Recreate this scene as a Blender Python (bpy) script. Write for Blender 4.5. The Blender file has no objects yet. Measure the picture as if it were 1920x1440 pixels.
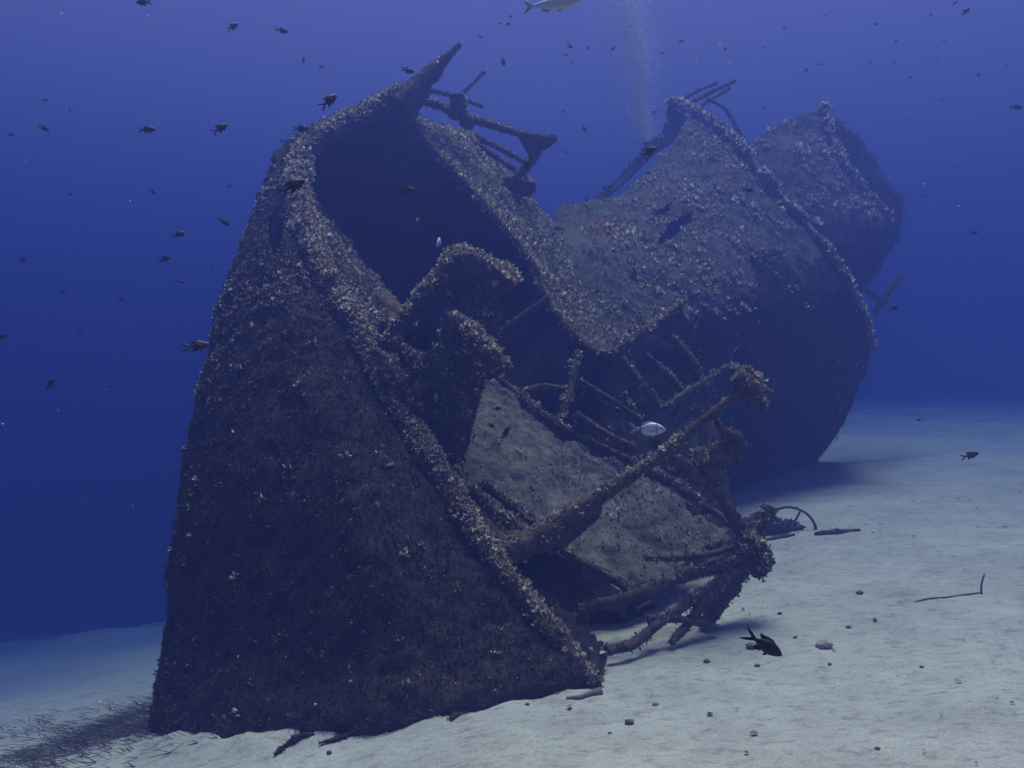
import bpy, math, random
import numpy as np
from mathutils import Vector, Matrix

sc = bpy.context.scene
R = math.radians
# ------------------------------------------------------------------ camera
F = 1663.0                       # focal length in pixels of a 1920 wide picture
cam_d = bpy.data.cameras.new("camera")
cam_d.sensor_width = 36.0
cam_d.lens = 36.0 * F / 1920.0
cam_d.clip_start = 0.05
cam_d.clip_end = 400
cam = bpy.data.objects.new("camera", cam_d)
sc.collection.objects.link(cam)
cam.location = (0, 0, 0)
cam.rotation_euler = (R(90), 0, 0)
sc.camera = cam
# ------------------------------------------------------------------ world: light of the water column
SUN_TO = Vector((0.10, 0.25, 0.94)).normalized()
w = bpy.data.worlds.new("World")
sc.world = w
w.use_nodes = True
nt = w.node_tree
nt.nodes.clear()
wo = nt.nodes.new("ShaderNodeOutputWorld")
bg = nt.nodes.new("ShaderNodeBackground")
tc = nt.nodes.new("ShaderNodeTexCoord")
sx = nt.nodes.new("ShaderNodeSeparateXYZ")
mr = nt.nodes.new("ShaderNodeMapRange")
mr.inputs["From Min"].default_value = -1
mr.inputs["From Max"].default_value = 1
rp = nt.nodes.new("ShaderNodeValToRGB")
el = rp.color_ramp.elements
el[0].position = 0.0; el[0].color = (0.004, 0.008, 0.03, 1)
el[1].position = 1.0; el[1].color = (0.36, 0.42, 0.86, 1)
for pos, c in ((0.38, (0.008, 0.019, 0.07)), (0.5, (0.023, 0.042, 0.18)), (0.6, (0.07, 0.092, 0.31)),
               (0.70, (0.155, 0.165, 0.42)), (0.85, (0.29, 0.34, 0.58))):
    e = el.new(pos); e.color = (*c, 1)
nt.links.new(tc.outputs["Generated"], sx.inputs[0])
nt.links.new(sx.outputs["Z"], mr.inputs["Value"])
nt.links.new(mr.outputs[0], rp.inputs[0])
nt.links.new(rp.outputs[0], bg.inputs["Color"])
bg.inputs["Strength"].default_value = 0.8
nt.links.new(bg.outputs[0], wo.inputs[0])
# ------------------------------------------------------------------ sun, spread by the surface and the water
sl = bpy.data.lights.new("sun", "SUN")
sl.energy = 5.0
sl.angle = R(28)
sl.color = (1.0, 0.92, 0.69)
so = bpy.data.objects.new("sun", sl)
sc.collection.objects.link(so)
so.rotation_euler = SUN_TO.to_track_quat("Z", "Y").to_euler()
so.location = (0, 0, 20)
# ------------------------------------------------------------------ exposure
sc.view_settings.view_transform = "Standard"
sc.view_settings.look = "None"
sc.view_settings.exposure = 0.42
sc.view_settings.gamma = 1.0
sc.render.engine = "CYCLES"
sc.cycles.use_denoising = True
sc.cycles.max_bounces = 6
sc.cycles.diffuse_bounces = 3
sc.cycles.volume_bounces = 1
sc.cycles.transparent_max_bounces = 8
HAZE_DENSITY = 0.092
HAZE_COLOR = (0.060, 0.084, 0.280)
HAZE_ABSORB = (0.0, 0.05, 0.30)      # blue light carries farther than red

# ================================================================== helpers
rng = np.random.default_rng(7)
random.seed(7)


def P(px, py, d):
    """a point seen at pixel (px, py) of the photograph, d metres in front of the camera"""
    return np.array([(px - 960) / F * d, d, -(py - 720) / F * d])


def PX(v):
    v = np.asarray(v)
    return 960 + F * v[..., 0] / v[..., 1], 720 - F * v[..., 2] / v[..., 1]


def ground_base(x, y):
    x = np.asarray(x, float); y = np.asarray(y, float)
    s = np.where(x < 0, 0.2, 0.085) * x
    z = -2.0 + np.where(s < 0, 4.5 * np.tanh(s / 4.5), 0.95 * np.tanh(s / 0.95))
    st = np.clip((-1.0 - x) / 3.0, 0, 1)
    st = st * st * (3 - 2 * st)
    z = z - st * 7.0 * np.tanh(np.clip(y - 6.0, 0, 80) * 0.18 / 7.0) - np.clip(st * 0.05 * np.clip(y - 28, 0, 60) ** 1.3, 0, 9)
    z = z + 0.05 * np.sin(x * 0.9 + y * 0.55 + 1.0) * np.cos(y * 0.4 - x * 0.3) * np.clip((np.hypot(x, y - 4) - 4) / 8, 0, 3)
    return z


def ground_z(x, y):
    """the seabed with its hollows, ripples and the drifts along the foot of the hull"""
    x = np.asarray(x, float); y = np.asarray(y, float)
    z = ground_base(x, y)
    p = np.stack([x.ravel(), y.ravel(), np.zeros(x.size)], 1)
    fade = np.exp(-((np.hypot(x, y - 6)) / 16) ** 2)
    z = z + ((fbm(p, 1.1, 4, 3) - 0.5) * 0.10).reshape(x.shape) + ((fbm(p * np.array([1.0, 2.2, 1.0]), 5.5, 3, 8) - 0.5) * 0.035).reshape(x.shape) * fade
    foot = np.interp(x, [-2.4, -1.57, -0.82, 0.0, 0.52], [6.07, 5.69, 5.70, 5.81, 5.70])
    bank = np.exp(-((y - foot) / 0.22) ** 2) * np.clip((x + 2.6) / 0.3, 0, 1) * np.clip((0.6 - x) / 0.3, 0, 1)
    return z + bank * ((fbm(p, 2.3, 4, 21) - 0.38) * 0.30).reshape(x.shape)


def G(px, py):
    """where the ray of a pixel meets the seabed"""
    d = np.arange(2.0, 50, 0.02)
    X, Z = (px - 960) / F * d, -(py - 720) / F * d
    k = int(np.argmax(Z < ground_z(X, d)))
    p = P(px, py, d[k])
    p[2] = float(ground_z(p[0], p[1]))
    return p


def plane(a, b, c):
    n = np.cross(b - a, c - a)

    def f(px, py, off=0.0):
        r = P(px, py, 1.0)
        return r * (np.dot(n, a) / np.dot(n, r)) + off * n / np.linalg.norm(n)
    return f


def _hash(ix, iy, iz, seed):
    h = (ix * 374761393 + iy * 668265263 + iz * 2147483647 + seed * 1274126177) & 0xFFFFFFFF
    h = ((h ^ (h >> 13)) * 1274126177) & 0xFFFFFFFF
    h = h ^ (h >> 16)
    return (h & 0xFFFF) / 65535.0


def vnoise(p, seed=0):
    i = np.floor(p).astype(np.int64)
    f = p - i
    f = f * f * (3 - 2 * f)
    out = 0
    for dx in (0, 1):
        for dy in (0, 1):
            for dz in (0, 1):
                wgt = (f[:, 0] if dx else 1 - f[:, 0]) * (f[:, 1] if dy else 1 - f[:, 1]) * (f[:, 2] if dz else 1 - f[:, 2])
                out = out + wgt * _hash(i[:, 0] + dx, i[:, 1] + dy, i[:, 2] + dz, seed)
    return out


def fbm(p, scale=1.0, octv=4, seed=0):
    p = np.asarray(p, float).reshape(-1, 3) * scale
    a, s, t = 1.0, 0.0, 0.0
    for k in range(octv):
        s = s + a * vnoise(p + 17.3 * k, seed + k)
        t += a
        a *= 0.55
        p = p * 2.03
    return s / t


def spline(pts, n):
    """Catmull-Rom through pts, n points evenly spaced along its length"""
    pts = [np.asarray(q, float) for q in pts]
    if len(pts) == 2:
        t = np.linspace(0, 1, n)[:, None]
        return pts[0] * (1 - t) + pts[1] * t
    q = [2 * pts[0] - pts[1]] + pts + [2 * pts[-1] - pts[-2]]
    out = []
    for k in range(1, len(q) - 2):
        p0, p1, p2, p3 = q[k - 1:k + 3]
        for t in np.linspace(0, 1, 12, endpoint=False):
            out.append(0.5 * ((2 * p1) + (-p0 + p2) * t + (2 * p0 - 5 * p1 + 4 * p2 - p3) * t * t + (-p0 + 3 * p1 - 3 * p2 + p3) * t ** 3))
    out.append(q[-2])
    out = np.array(out)
    L = np.concatenate([[0], np.cumsum(np.linalg.norm(np.diff(out[:, :3], axis=0), axis=1))])
    s = np.linspace(0, L[-1], n)
    return np.stack([np.interp(s, L, out[:, k]) for k in range(out.shape[1])], 1)


def spline_idx(pts, n):
    """Catmull-Rom, n points evenly spaced by index (rows stay matched)"""
    pts = [np.asarray(q, float) for q in pts]
    if len(pts) == 2:
        t = np.linspace(0, 1, n)[:, None]
        return pts[0] * (1 - t) + pts[1] * t
    q = np.array([2 * pts[0] - pts[1]] + pts + [2 * pts[-1] - pts[-2]])
    u = np.linspace(0, len(pts) - 1 - 1e-9, n)
    k = np.floor(u).astype(int)
    t = (u - k)[:, None]
    p0, p1, p2, p3 = q[k], q[k + 1], q[k + 2], q[k + 3]
    return 0.5 * ((2 * p1) + (-p0 + p2) * t + (2 * p0 - 5 * p1 + 4 * p2 - p3) * t * t + (-p0 + 3 * p1 - 3 * p2 + p3) * t ** 3)


def grid_from_rows(rows, res, by_index=False):
    """rows: list of polylines; resample along each, then across"""
    ln = max(np.sum(np.linalg.norm(np.diff(np.array(r), axis=0), axis=1)) for r in rows)
    n = max(4, int(ln / res))
    rr = [(spline_idx(r, n) if by_index else spline(r, n)) for r in rows]
    la = 0
    for j in (0, n // 2, n - 1):
        la = max(la, np.sum(np.linalg.norm(np.diff(np.array([r[j] for r in rr]), axis=0), axis=1)))
    m = max(3, int(la / res))
    g = np.stack([spline([r[j] for r in rr], m) for j in range(n)], 0)
    return g          # (n, m, 3)


def grid_normals(g):
    du = np.gradient(g, axis=0); dv = np.gradient(g, axis=1)
    n = np.cross(du, dv)
    return n / (np.linalg.norm(n, axis=2, keepdims=True) + 1e-9)


class Part:
    """collects geometry for ONE mesh object"""
    def __init__(self, seed=0):
        self.v, self.f, self.m, self.n = [], [], [], 0
        self.surf = []
        self.seed = seed

    def add(self, v, f, mat, surf=True):
        v = np.asarray(v, float); f = np.asarray(f, int)
        if len(f) == 0:
            return
        self.v.append(v)
        if f.shape[1] == 3:
            f = np.concatenate([f, -np.ones((len(f), 1), int)], 1)
            ff = f.copy(); ff[:, :3] += self.n
        else:
            ff = f + self.n
        self.f.append(ff); self.m.append(np.full(len(f), mat)); self.n += len(v)
        if surf:
            self.surf.append((v, f))

    def shell(self, g, thick=0.05, amp=0.03, scale=3.0, keep=None, ragged=0.0, sides="uvUV", mat=0, face=None):
        n = grid_normals(g)
        flip = np.sum(n * -g) < 0 if face is None else np.sum(n * np.array(face)) < 0      # the outer face
        n = n * (-1 if flip else 1)
        nu, nv = g.shape[:2]
        flat = g.reshape(-1, 3)
        h = (fbm(flat, scale, 5, self.seed) - 0.5) * 2 * amp + (fbm(flat, scale * 5, 3, self.seed + 9) - 0.5) * amp
        fr = flat + n.reshape(-1, 3) * h[:, None]
        bk = flat - n.reshape(-1, 3) * (thick - h[:, None] * 0.5)
        ii, jj = np.meshgrid(np.arange(nu - 1), np.arange(nv - 1), indexing="ij")
        a = (ii * nv + jj).ravel()
        q = np.stack([a, a + nv, a + nv + 1, a + 1], 1)
        ctr = flat[q].mean(1)
        k = np.ones(len(q), bool)
        if keep is not None:
            k &= keep(ctr)
        if ragged > 0:
            step_u = np.linalg.norm(g[1:] - g[:-1], axis=2).mean(); step_v = np.linalg.norm(g[:, 1:] - g[:, :-1], axis=2).mean()
            lim = ragged * np.clip(fbm(ctr, 2.2, 4, self.seed + 40) * 2.2 - 0.55, 0, 1.3)
            i_, j_ = ii.ravel(), jj.ravel()
            if "u" in sides: k &= (i_ + .6) * step_u > lim
            if "U" in sides: k &= (nu - 1 - i_ - .4) * step_u > lim
            if "v" in sides: k &= (j_ + .6) * step_v > lim
            if "V" in sides: k &= (nv - 1 - j_ - .4) * step_v > lim
        q = q[k]
        if flip:
            q = q[:, ::-1]
        N = len(flat)
        self.add(fr, q, mat)
        off = self.n - N
        # back and walls (walls where an edge belongs to one face only)
        e = np.concatenate([q[:, [0, 1]], q[:, [1, 2]], q[:, [2, 3]], q[:, [3, 0]]])
        key = np.sort(e, 1)
        kk = key[:, 0] * N + key[:, 1]
        _, inv, cnt = np.unique(kk, return_inverse=True, return_counts=True)
        b = e[cnt[inv] == 1]
        self.add(np.concatenate([fr, bk]), np.concatenate([q[:, ::-1] + N, np.stack([b[:, 1], b[:, 0], b[:, 0] + N, b[:, 1] + N], 1)]), mat, surf=False)
        return fr.reshape(nu, nv, 3), n

    def tube(self, pts, rad, seg=10, amp=0.25, scale=9.0, res=0.035, mat=0, sq=0.0, flat=1.0, side=None):
        pts = [np.asarray(p, float) for p in pts]
        if np.isscalar(rad): rad = [rad] * len(pts)
        pr = [np.append(p, r) for p, r in zip(pts, rad)]
        L = sum(np.linalg.norm(b - a) for a, b in zip(pts[:-1], pts[1:]))
        n = max(4, int(L / res))
        c = spline(pr, n)
        t = np.gradient(c[:, :3], axis=0)
        t /= np.linalg.norm(t, axis=1, keepdims=True) + 1e-9
        s0 = np.array(side if side is not None else (0.13, 0.9, 0.25), float)
        x = np.cross(t, s0); x /= np.linalg.norm(x, axis=1, keepdims=True) + 1e-9
        y = np.cross(t, x)
        th = np.linspace(0, 2 * np.pi, seg, endpoint=False)
        cx, cy = np.cos(th), np.sin(th)
        if sq > 0:
            m = np.maximum(np.abs(cx), np.abs(cy)); k = (1 - sq) + sq / m
            cx, cy = cx * k, cy * k
        d = x[:, None] * cx[None, :, None] + y[:, None] * cy[None, :, None] * flat
        v = c[:, None, :3] + d * c[:, None, 3:4]
        nz = (fbm(v.reshape(-1, 3), scale, 4, self.seed + 3) - 0.5).reshape(n, seg, 1) * 2
        v = v + d * c[:, None, 3:4] * nz * amp * 1.6
        v = v.reshape(-1, 3)
        i, j = np.meshgrid(np.arange(n - 1), np.arange(seg), indexing="ij")
        a = (i * seg + j).ravel(); b = (i * seg + (j + 1) % seg).ravel()
        f = np.stack([a, b, b + seg, a + seg], 1)
        self.add(v, f, mat)
        v2 = np.concatenate([v[:seg], v[-seg:], c[:1, :3], c[-1:, :3]])
        cap = []
        for k in range(seg):
            cap.append((2 * seg, (k + 1) % seg, k)); cap.append((2 * seg + 1, seg + k, seg + (k + 1) % seg))
        self.add(v2, np.array(cap), mat, surf=False)

    def lump(self, c, r, amp=0.3, scale=4.0, mat=0, n=14):
        c = np.asarray(c, float); r = np.asarray(r, float) * np.ones(3)
        u = np.linspace(0, np.pi, n); w_ = np.linspace(0, 2 * np.pi, 2 * n, endpoint=False)
        s = np.stack([np.outer(np.sin(u), np.cos(w_)), np.outer(np.sin(u), np.sin(w_)), np.outer(np.cos(u), np.ones(2 * n))], 2).reshape(-1, 3)
        h = 1 + (fbm(s * 1.0 + c, scale / 2, 4, self.seed + 5) - 0.5) * 2 * amp
        v = c + s * r * h[:, None]
        i, j = np.meshgrid(np.arange(n - 1), np.arange(2 * n), indexing="ij")
        a = (i * 2 * n + j).ravel(); b = (i * 2 * n + (j + 1) % (2 * n)).ravel()
        self.add(v, np.stack([a, a + 2 * n, b + 2 * n, b], 1), mat)

    def sample(self, dens):
        P_, N_ = [], []
        for v, f in self.surf:
            tr = np.concatenate([f[:, [0, 1, 2]], f[f[:, 3] >= 0][:, [0, 2, 3]]])
            a, b, c = v[tr[:, 0]], v[tr[:, 1]], v[tr[:, 2]]
            nn = np.cross(b - a, c - a)
            ar = np.linalg.norm(nn, axis=1) / 2
            nn = nn / (2 * ar[:, None] + 1e-12)
            k = rng.poisson(dens * ar.sum())
            if k == 0:
                continue
            t = rng.choice(len(tr), k, p=ar / ar.sum())
            r1, r2 = np.sqrt(rng.random(k)), rng.random(k)
            P_.append(a[t] * (1 - r1)[:, None] + b[t] * (r1 * (1 - r2))[:, None] + c[t] * (r1 * r2)[:, None])
            N_.append(nn[t])
        if not P_:
            return np.zeros((0, 3)), np.zeros((0, 3))
        return np.concatenate(P_), np.concatenate(N_)

    def tufts(self, dens, size=0.04, leaves=7, mat=1, up=0.3, patch=0.5, pscale=1.2, width=0.55, spread=0.9, up_only=0.0, cond=None, wide=0.7, pseed=77):
        """leafy weed: clusters of small blades rooted on the surfaces collected so far"""
        p, n = self.sample(dens)
        if len(p) == 0:
            return
        keep = rng.random(len(p)) < np.clip((fbm(p, pscale, 3, self.seed + pseed) - patch) * 6 + 0.5, 0, 1)
        if up_only > 0:
            keep &= rng.random(len(p)) < np.clip((n[:, 2] + 0.25 + (1 - up_only)) / 1.0, 0.02, 1)
        if cond is not None:
            keep &= cond(p, n)
        p, n = p[keep], n[keep]
        k = len(p)
        if k == 0:
            return
        sz = size * (0.5 + 1.0 * rng.random(k) ** 2.5)
        bp = np.repeat(p, leaves, 0); bn = np.repeat(n, leaves, 0); bs = np.repeat(sz, leaves)
        K = len(bp)
        rd = rng.normal(size=(K, 3)); rd /= np.linalg.norm(rd, axis=1, keepdims=True)
        d = bn * 0.8 + rd * spread + np.array([0, 0, up])
        d /= np.linalg.norm(d, axis=1, keepdims=True) + 1e-9
        r2 = rng.normal(size=(K, 3))
        sd = np.cross(d, r2); sd /= np.linalg.norm(sd, axis=1, keepdims=True) + 1e-9
        nr = np.cross(sd, d)
        L = bs * (0.6 + 0.8 * rng.random(K))
        W = L * width * (0.7 + 0.6 * rng.random(K))
        b0 = bp + rd * (bs * wide)[:, None] * 0.5 - bn * 0.005
        v0 = b0
        v1 = b0 + d * (L * 0.55)[:, None] + sd * (W * 0.5)[:, None] + nr * (L * 0.12)[:, None]
        v2 = b0 + d * L[:, None] - nr * (L * 0.1)[:, None]
        v3 = b0 + d * (L * 0.6)[:, None] - sd * (W * 0.5)[:, None] + nr * (L * 0.12)[:, None]
        v = np.stack([v0, v1, v2, v3], 1).reshape(-1, 3)
        f = np.arange(4 * K).reshape(-1, 4)
        self.add(v, f, mat, surf=False)

    def build(self, name, mats, parent=None, smooth=True):
        me = bpy.data.meshes.new(name)
        v = np.concatenate(self.v); f = np.concatenate(self.f); m = np.concatenate(self.m)
        if parent is not None:
            v = v - np.array(root_of(parent))
        nv = np.where(f[:, 3] < 0, 3, 4)
        loops = f[f >= 0] if True else None
        loops = np.concatenate([f[i:i + 1].ravel() for i in []]) if False else f.ravel()[f.ravel() >= 0]
        me.vertices.add(len(v)); me.vertices.foreach_set("co", v.ravel())
        me.loops.add(len(loops)); me.loops.foreach_set("vertex_index", loops.astype(np.int32))
        st = np.concatenate([[0], np.cumsum(nv)[:-1]]).astype(np.int32)
        me.polygons.add(len(f)); me.polygons.foreach_set("loop_start", st)
        me.polygons.foreach_set("material_index", m.astype(np.int32))
        if smooth:
            me.polygons.foreach_set("use_smooth", np.ones(len(f), bool))
        for mt in mats:
            me.materials.append(mt)
        me.update(calc_edges=True)
        me.validate()
        o = bpy.data.objects.new(name, me)
        sc.collection.objects.link(o)
        if parent is not None:
            o.parent = parent
        return o


ROOTS = {}


def root_of(o):
    while o.parent is not None:
        o = o.parent
    return ROOTS.get(o.name, tuple(o.location))


def thing(name, loc, label, cat, group=None):
    o = bpy.data.objects.new(name, None)
    sc.collection.objects.link(o)
    o.empty_display_size = 0.3
    o.location = loc
    ROOTS[o.name] = tuple(loc)
    tag(o, label, cat, group)
    return o


def tag(o, label=None, cat=None, group=None, kind=None):
    if label: o["label"] = label
    if cat: o["category"] = cat
    if group: o["group"] = group
    if kind: o["kind"] = kind
    return o


# ================================================================== materials
def nd(nt, t, **kw):
    n = nt.nodes.new(t)
    for k, v in kw.items():
        n.inputs[k].default_value = v
    return n


def mat_surface(name, cols, scale=6.0, detail=8, bump=0.6, fine=60.0, rough=0.9, patch=None, patch_scale=1.3, patch_lim=0.6, dist=0.02):
    """mottled procedural surface: cols = colours dark to light spread over a noise"""
    m = bpy.data.materials.new(name); m.use_nodes = True
    t = m.node_tree; bs = t.nodes["Principled BSDF"]
    bs.inputs["Roughness"].default_value = rough
    bs.inputs["Specular IOR Level"].default_value = 0.15
    co = nd(t, "ShaderNodeTexCoord")
    n1 = nd(t, "ShaderNodeTexNoise", Scale=scale, Detail=detail, Roughness=0.68)
    n2 = nd(t, "ShaderNodeTexNoise", Scale=fine, Detail=4, Roughness=0.7)
    n3 = nd(t, "ShaderNodeTexNoise", Scale=patch_scale, Detail=5, Roughness=0.65)
    for n in (n1, n2, n3):
        t.links.new(co.outputs["Object"], n.inputs["Vector"])
    mx = nd(t, "ShaderNodeMath"); mx.operation = "MULTIPLY_ADD"
    mx.inputs[1].default_value = 0.45
    t.links.new(n2.outputs["Fac"], mx.inputs[0])
    m2 = nd(t, "ShaderNodeMath"); m2.operation = "MULTIPLY_ADD"; m2.inputs[1].default_value = 0.75; m2.inputs[2].default_value = -0.1
    t.links.new(n1.outputs["Fac"], m2.inputs[0]); t.links.new(m2.outputs[0], mx.inputs[2])
    r = nd(t, "ShaderNodeValToRGB")
    e = r.color_ramp.elements
    k = len(cols)
    e[0].position = 0.28; e[0].color = (*cols[0], 1)
    e[1].position = 0.74; e[1].color = (*cols[-1], 1)
    for i in range(1, k - 1):
        q = e.new(0.28 + 0.46 * i / (k - 1)); q.color = (*cols[i], 1)
    t.links.new(mx.outputs[0], r.inputs[0])
    out = r.outputs[0]
    if patch is not None:
        mr_ = nd(t, "ShaderNodeMapRange"); mr_.inputs["From Min"].default_value = patch_lim; mr_.inputs["From Max"].default_value = patch_lim + 0.1
        t.links.new(n3.outputs["Fac"], mr_.inputs["Value"])
        mm = nd(t, "ShaderNodeMixRGB"); mm.inputs[2].default_value = (*patch, 1)
        t.links.new(mr_.outputs[0], mm.inputs[0]); t.links.new(out, mm.inputs[1])
        out = mm.outputs[0]
    t.links.new(out, bs.inputs["Base Color"])
    b = nd(t, "ShaderNodeBump", Strength=bump, Distance=dist)
    t.links.new(mx.outputs[0], b.inputs["Height"]); t.links.new(b.outputs[0], bs.inputs["Normal"])
    return m


def mat_leaf(name, cols, rough=0.8, thin=0.0):
    """every blade takes its own tone"""
    m = bpy.data.materials.new(name); m.use_nodes = True
    t = m.node_tree; bs = t.nodes["Principled BSDF"]
    bs.inputs["Roughness"].default_value = rough
    bs.inputs["Specular IOR Level"].default_value = 0.25
    g = nd(t, "ShaderNodeNewGeometry")
    r = nd(t, "ShaderNodeValToRGB"); e = r.color_ramp.elements
    e[0].position = 0.0; e[0].color = (*cols[0], 1)
    e[1].position = 1.0; e[1].color = (*cols[-1], 1)
    for i in range(1, len(cols) - 1):
        q = e.new(i / (len(cols) - 1)); q.color = (*cols[i], 1)
    t.links.new(g.outputs["Random Per Island"], r.inputs[0])
    t.links.new(r.outputs[0], bs.inputs["Base Color"])
    if thin > 0:                        # thin blades let light through
        tr = t.nodes.new("ShaderNodeBsdfTranslucent"); mxs = t.nodes.new("ShaderNodeMixShader")
        mxs.inputs[0].default_value = thin
        t.links.new(r.outputs[0], tr.inputs["Color"])
        t.links.new(bs.outputs[0], mxs.inputs[1]); t.links.new(tr.outputs[0], mxs.inputs[2])
        t.links.new(mxs.outputs[0], t.nodes["Material Output"].inputs["Surface"])
    return m


def mat_plain(name, col, rough=0.6, spec=0.3):
    m = bpy.data.materials.new(name); m.use_nodes = True
    t = m.node_tree; bs = t.nodes["Principled BSDF"]
    bs.inputs["Roughness"].default_value = rough
    bs.inputs["Specular IOR Level"].default_value = spec
    co = nd(t, "ShaderNodeTexCoord")
    n1 = nd(t, "ShaderNodeTexNoise", Scale=30.0, Detail=4)
    t.links.new(co.outputs["Object"], n1.inputs["Vector"])
    mx = nd(t, "ShaderNodeMixRGB"); mx.inputs[1].default_value = (*[c * 0.7 for c in col], 1); mx.inputs[2].default_value = (*[min(1, c * 1.3) for c in col], 1)
    t.links.new(n1.outputs["Fac"], mx.inputs[0]); t.links.new(mx.outputs[0], bs.inputs["Base Color"])
    return m


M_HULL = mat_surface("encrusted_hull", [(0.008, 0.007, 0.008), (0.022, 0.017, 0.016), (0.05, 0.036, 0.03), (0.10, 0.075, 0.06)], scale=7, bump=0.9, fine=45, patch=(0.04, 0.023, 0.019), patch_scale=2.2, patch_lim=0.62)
M_PLATE = mat_surface("silted_plating", [(0.035, 0.033, 0.028), (0.09, 0.085, 0.07), (0.16, 0.15, 0.122), (0.26, 0.24, 0.195)], scale=8, bump=1.0, fine=40, patch=(0.10, 0.06, 0.04), patch_scale=1.0, patch_lim=0.62)
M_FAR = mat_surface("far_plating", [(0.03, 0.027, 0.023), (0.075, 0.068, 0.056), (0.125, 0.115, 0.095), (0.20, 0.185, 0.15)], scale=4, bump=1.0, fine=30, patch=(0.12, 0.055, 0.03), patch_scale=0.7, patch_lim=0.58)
M_DECK = mat_surface("silted_deck", [(0.04, 0.033, 0.025), (0.105, 0.09, 0.068), (0.175, 0.155, 0.118), (0.28, 0.25, 0.195)], scale=7, bump=1.0, fine=45, patch=(0.05, 0.042, 0.034), patch_scale=3.2, patch_lim=0.54, dist=0.03)
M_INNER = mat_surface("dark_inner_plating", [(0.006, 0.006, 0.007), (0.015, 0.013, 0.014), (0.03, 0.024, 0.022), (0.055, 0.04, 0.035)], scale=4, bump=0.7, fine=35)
M_CRUST = mat_surface("brown_crust", [(0.02, 0.013, 0.010), (0.075, 0.049, 0.034), (0.16, 0.112, 0.078), (0.32, 0.245, 0.175)], scale=14, bump=1.0, fine=80, patch=(0.13, 0.045, 0.024), patch_scale=5.0, patch_lim=0.60)
M_PALEPLATE = mat_surface("pale_crust", [(0.10, 0.085, 0.06), (0.22, 0.19, 0.14), (0.38, 0.34, 0.27), (0.55, 0.5, 0.4)], scale=9, bump=1.0, fine=50)
M_PALE = mat_leaf("pale_weed", [(0.10, 0.07, 0.04), (0.26, 0.20, 0.125), (0.44, 0.36, 0.24), (0.62, 0.54, 0.395), (0.85, 0.79, 0.67)], thin=0.45)
M_TURF = mat_leaf("dark_turf", [(0.015, 0.010, 0.008), (0.045, 0.030, 0.022), (0.095, 0.065, 0.048), (0.17, 0.12, 0.09)])
M_GREY = mat_leaf("grey_turf", [(0.07, 0.056, 0.04), (0.18, 0.15, 0.11), (0.31, 0.27, 0.205), (0.47, 0.42, 0.33)], thin=0.4)
M_SPONGE = mat_plain("orange_sponge", (0.42, 0.15, 0.055), 0.9)
MATS = lambda base: [base, M_PALE, M_TURF, M_GREY, M_CRUST, M_SPONGE]
PALE, TURF, GREY, CRUST, SPONGE = 1, 2, 3, 4, 5

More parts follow.
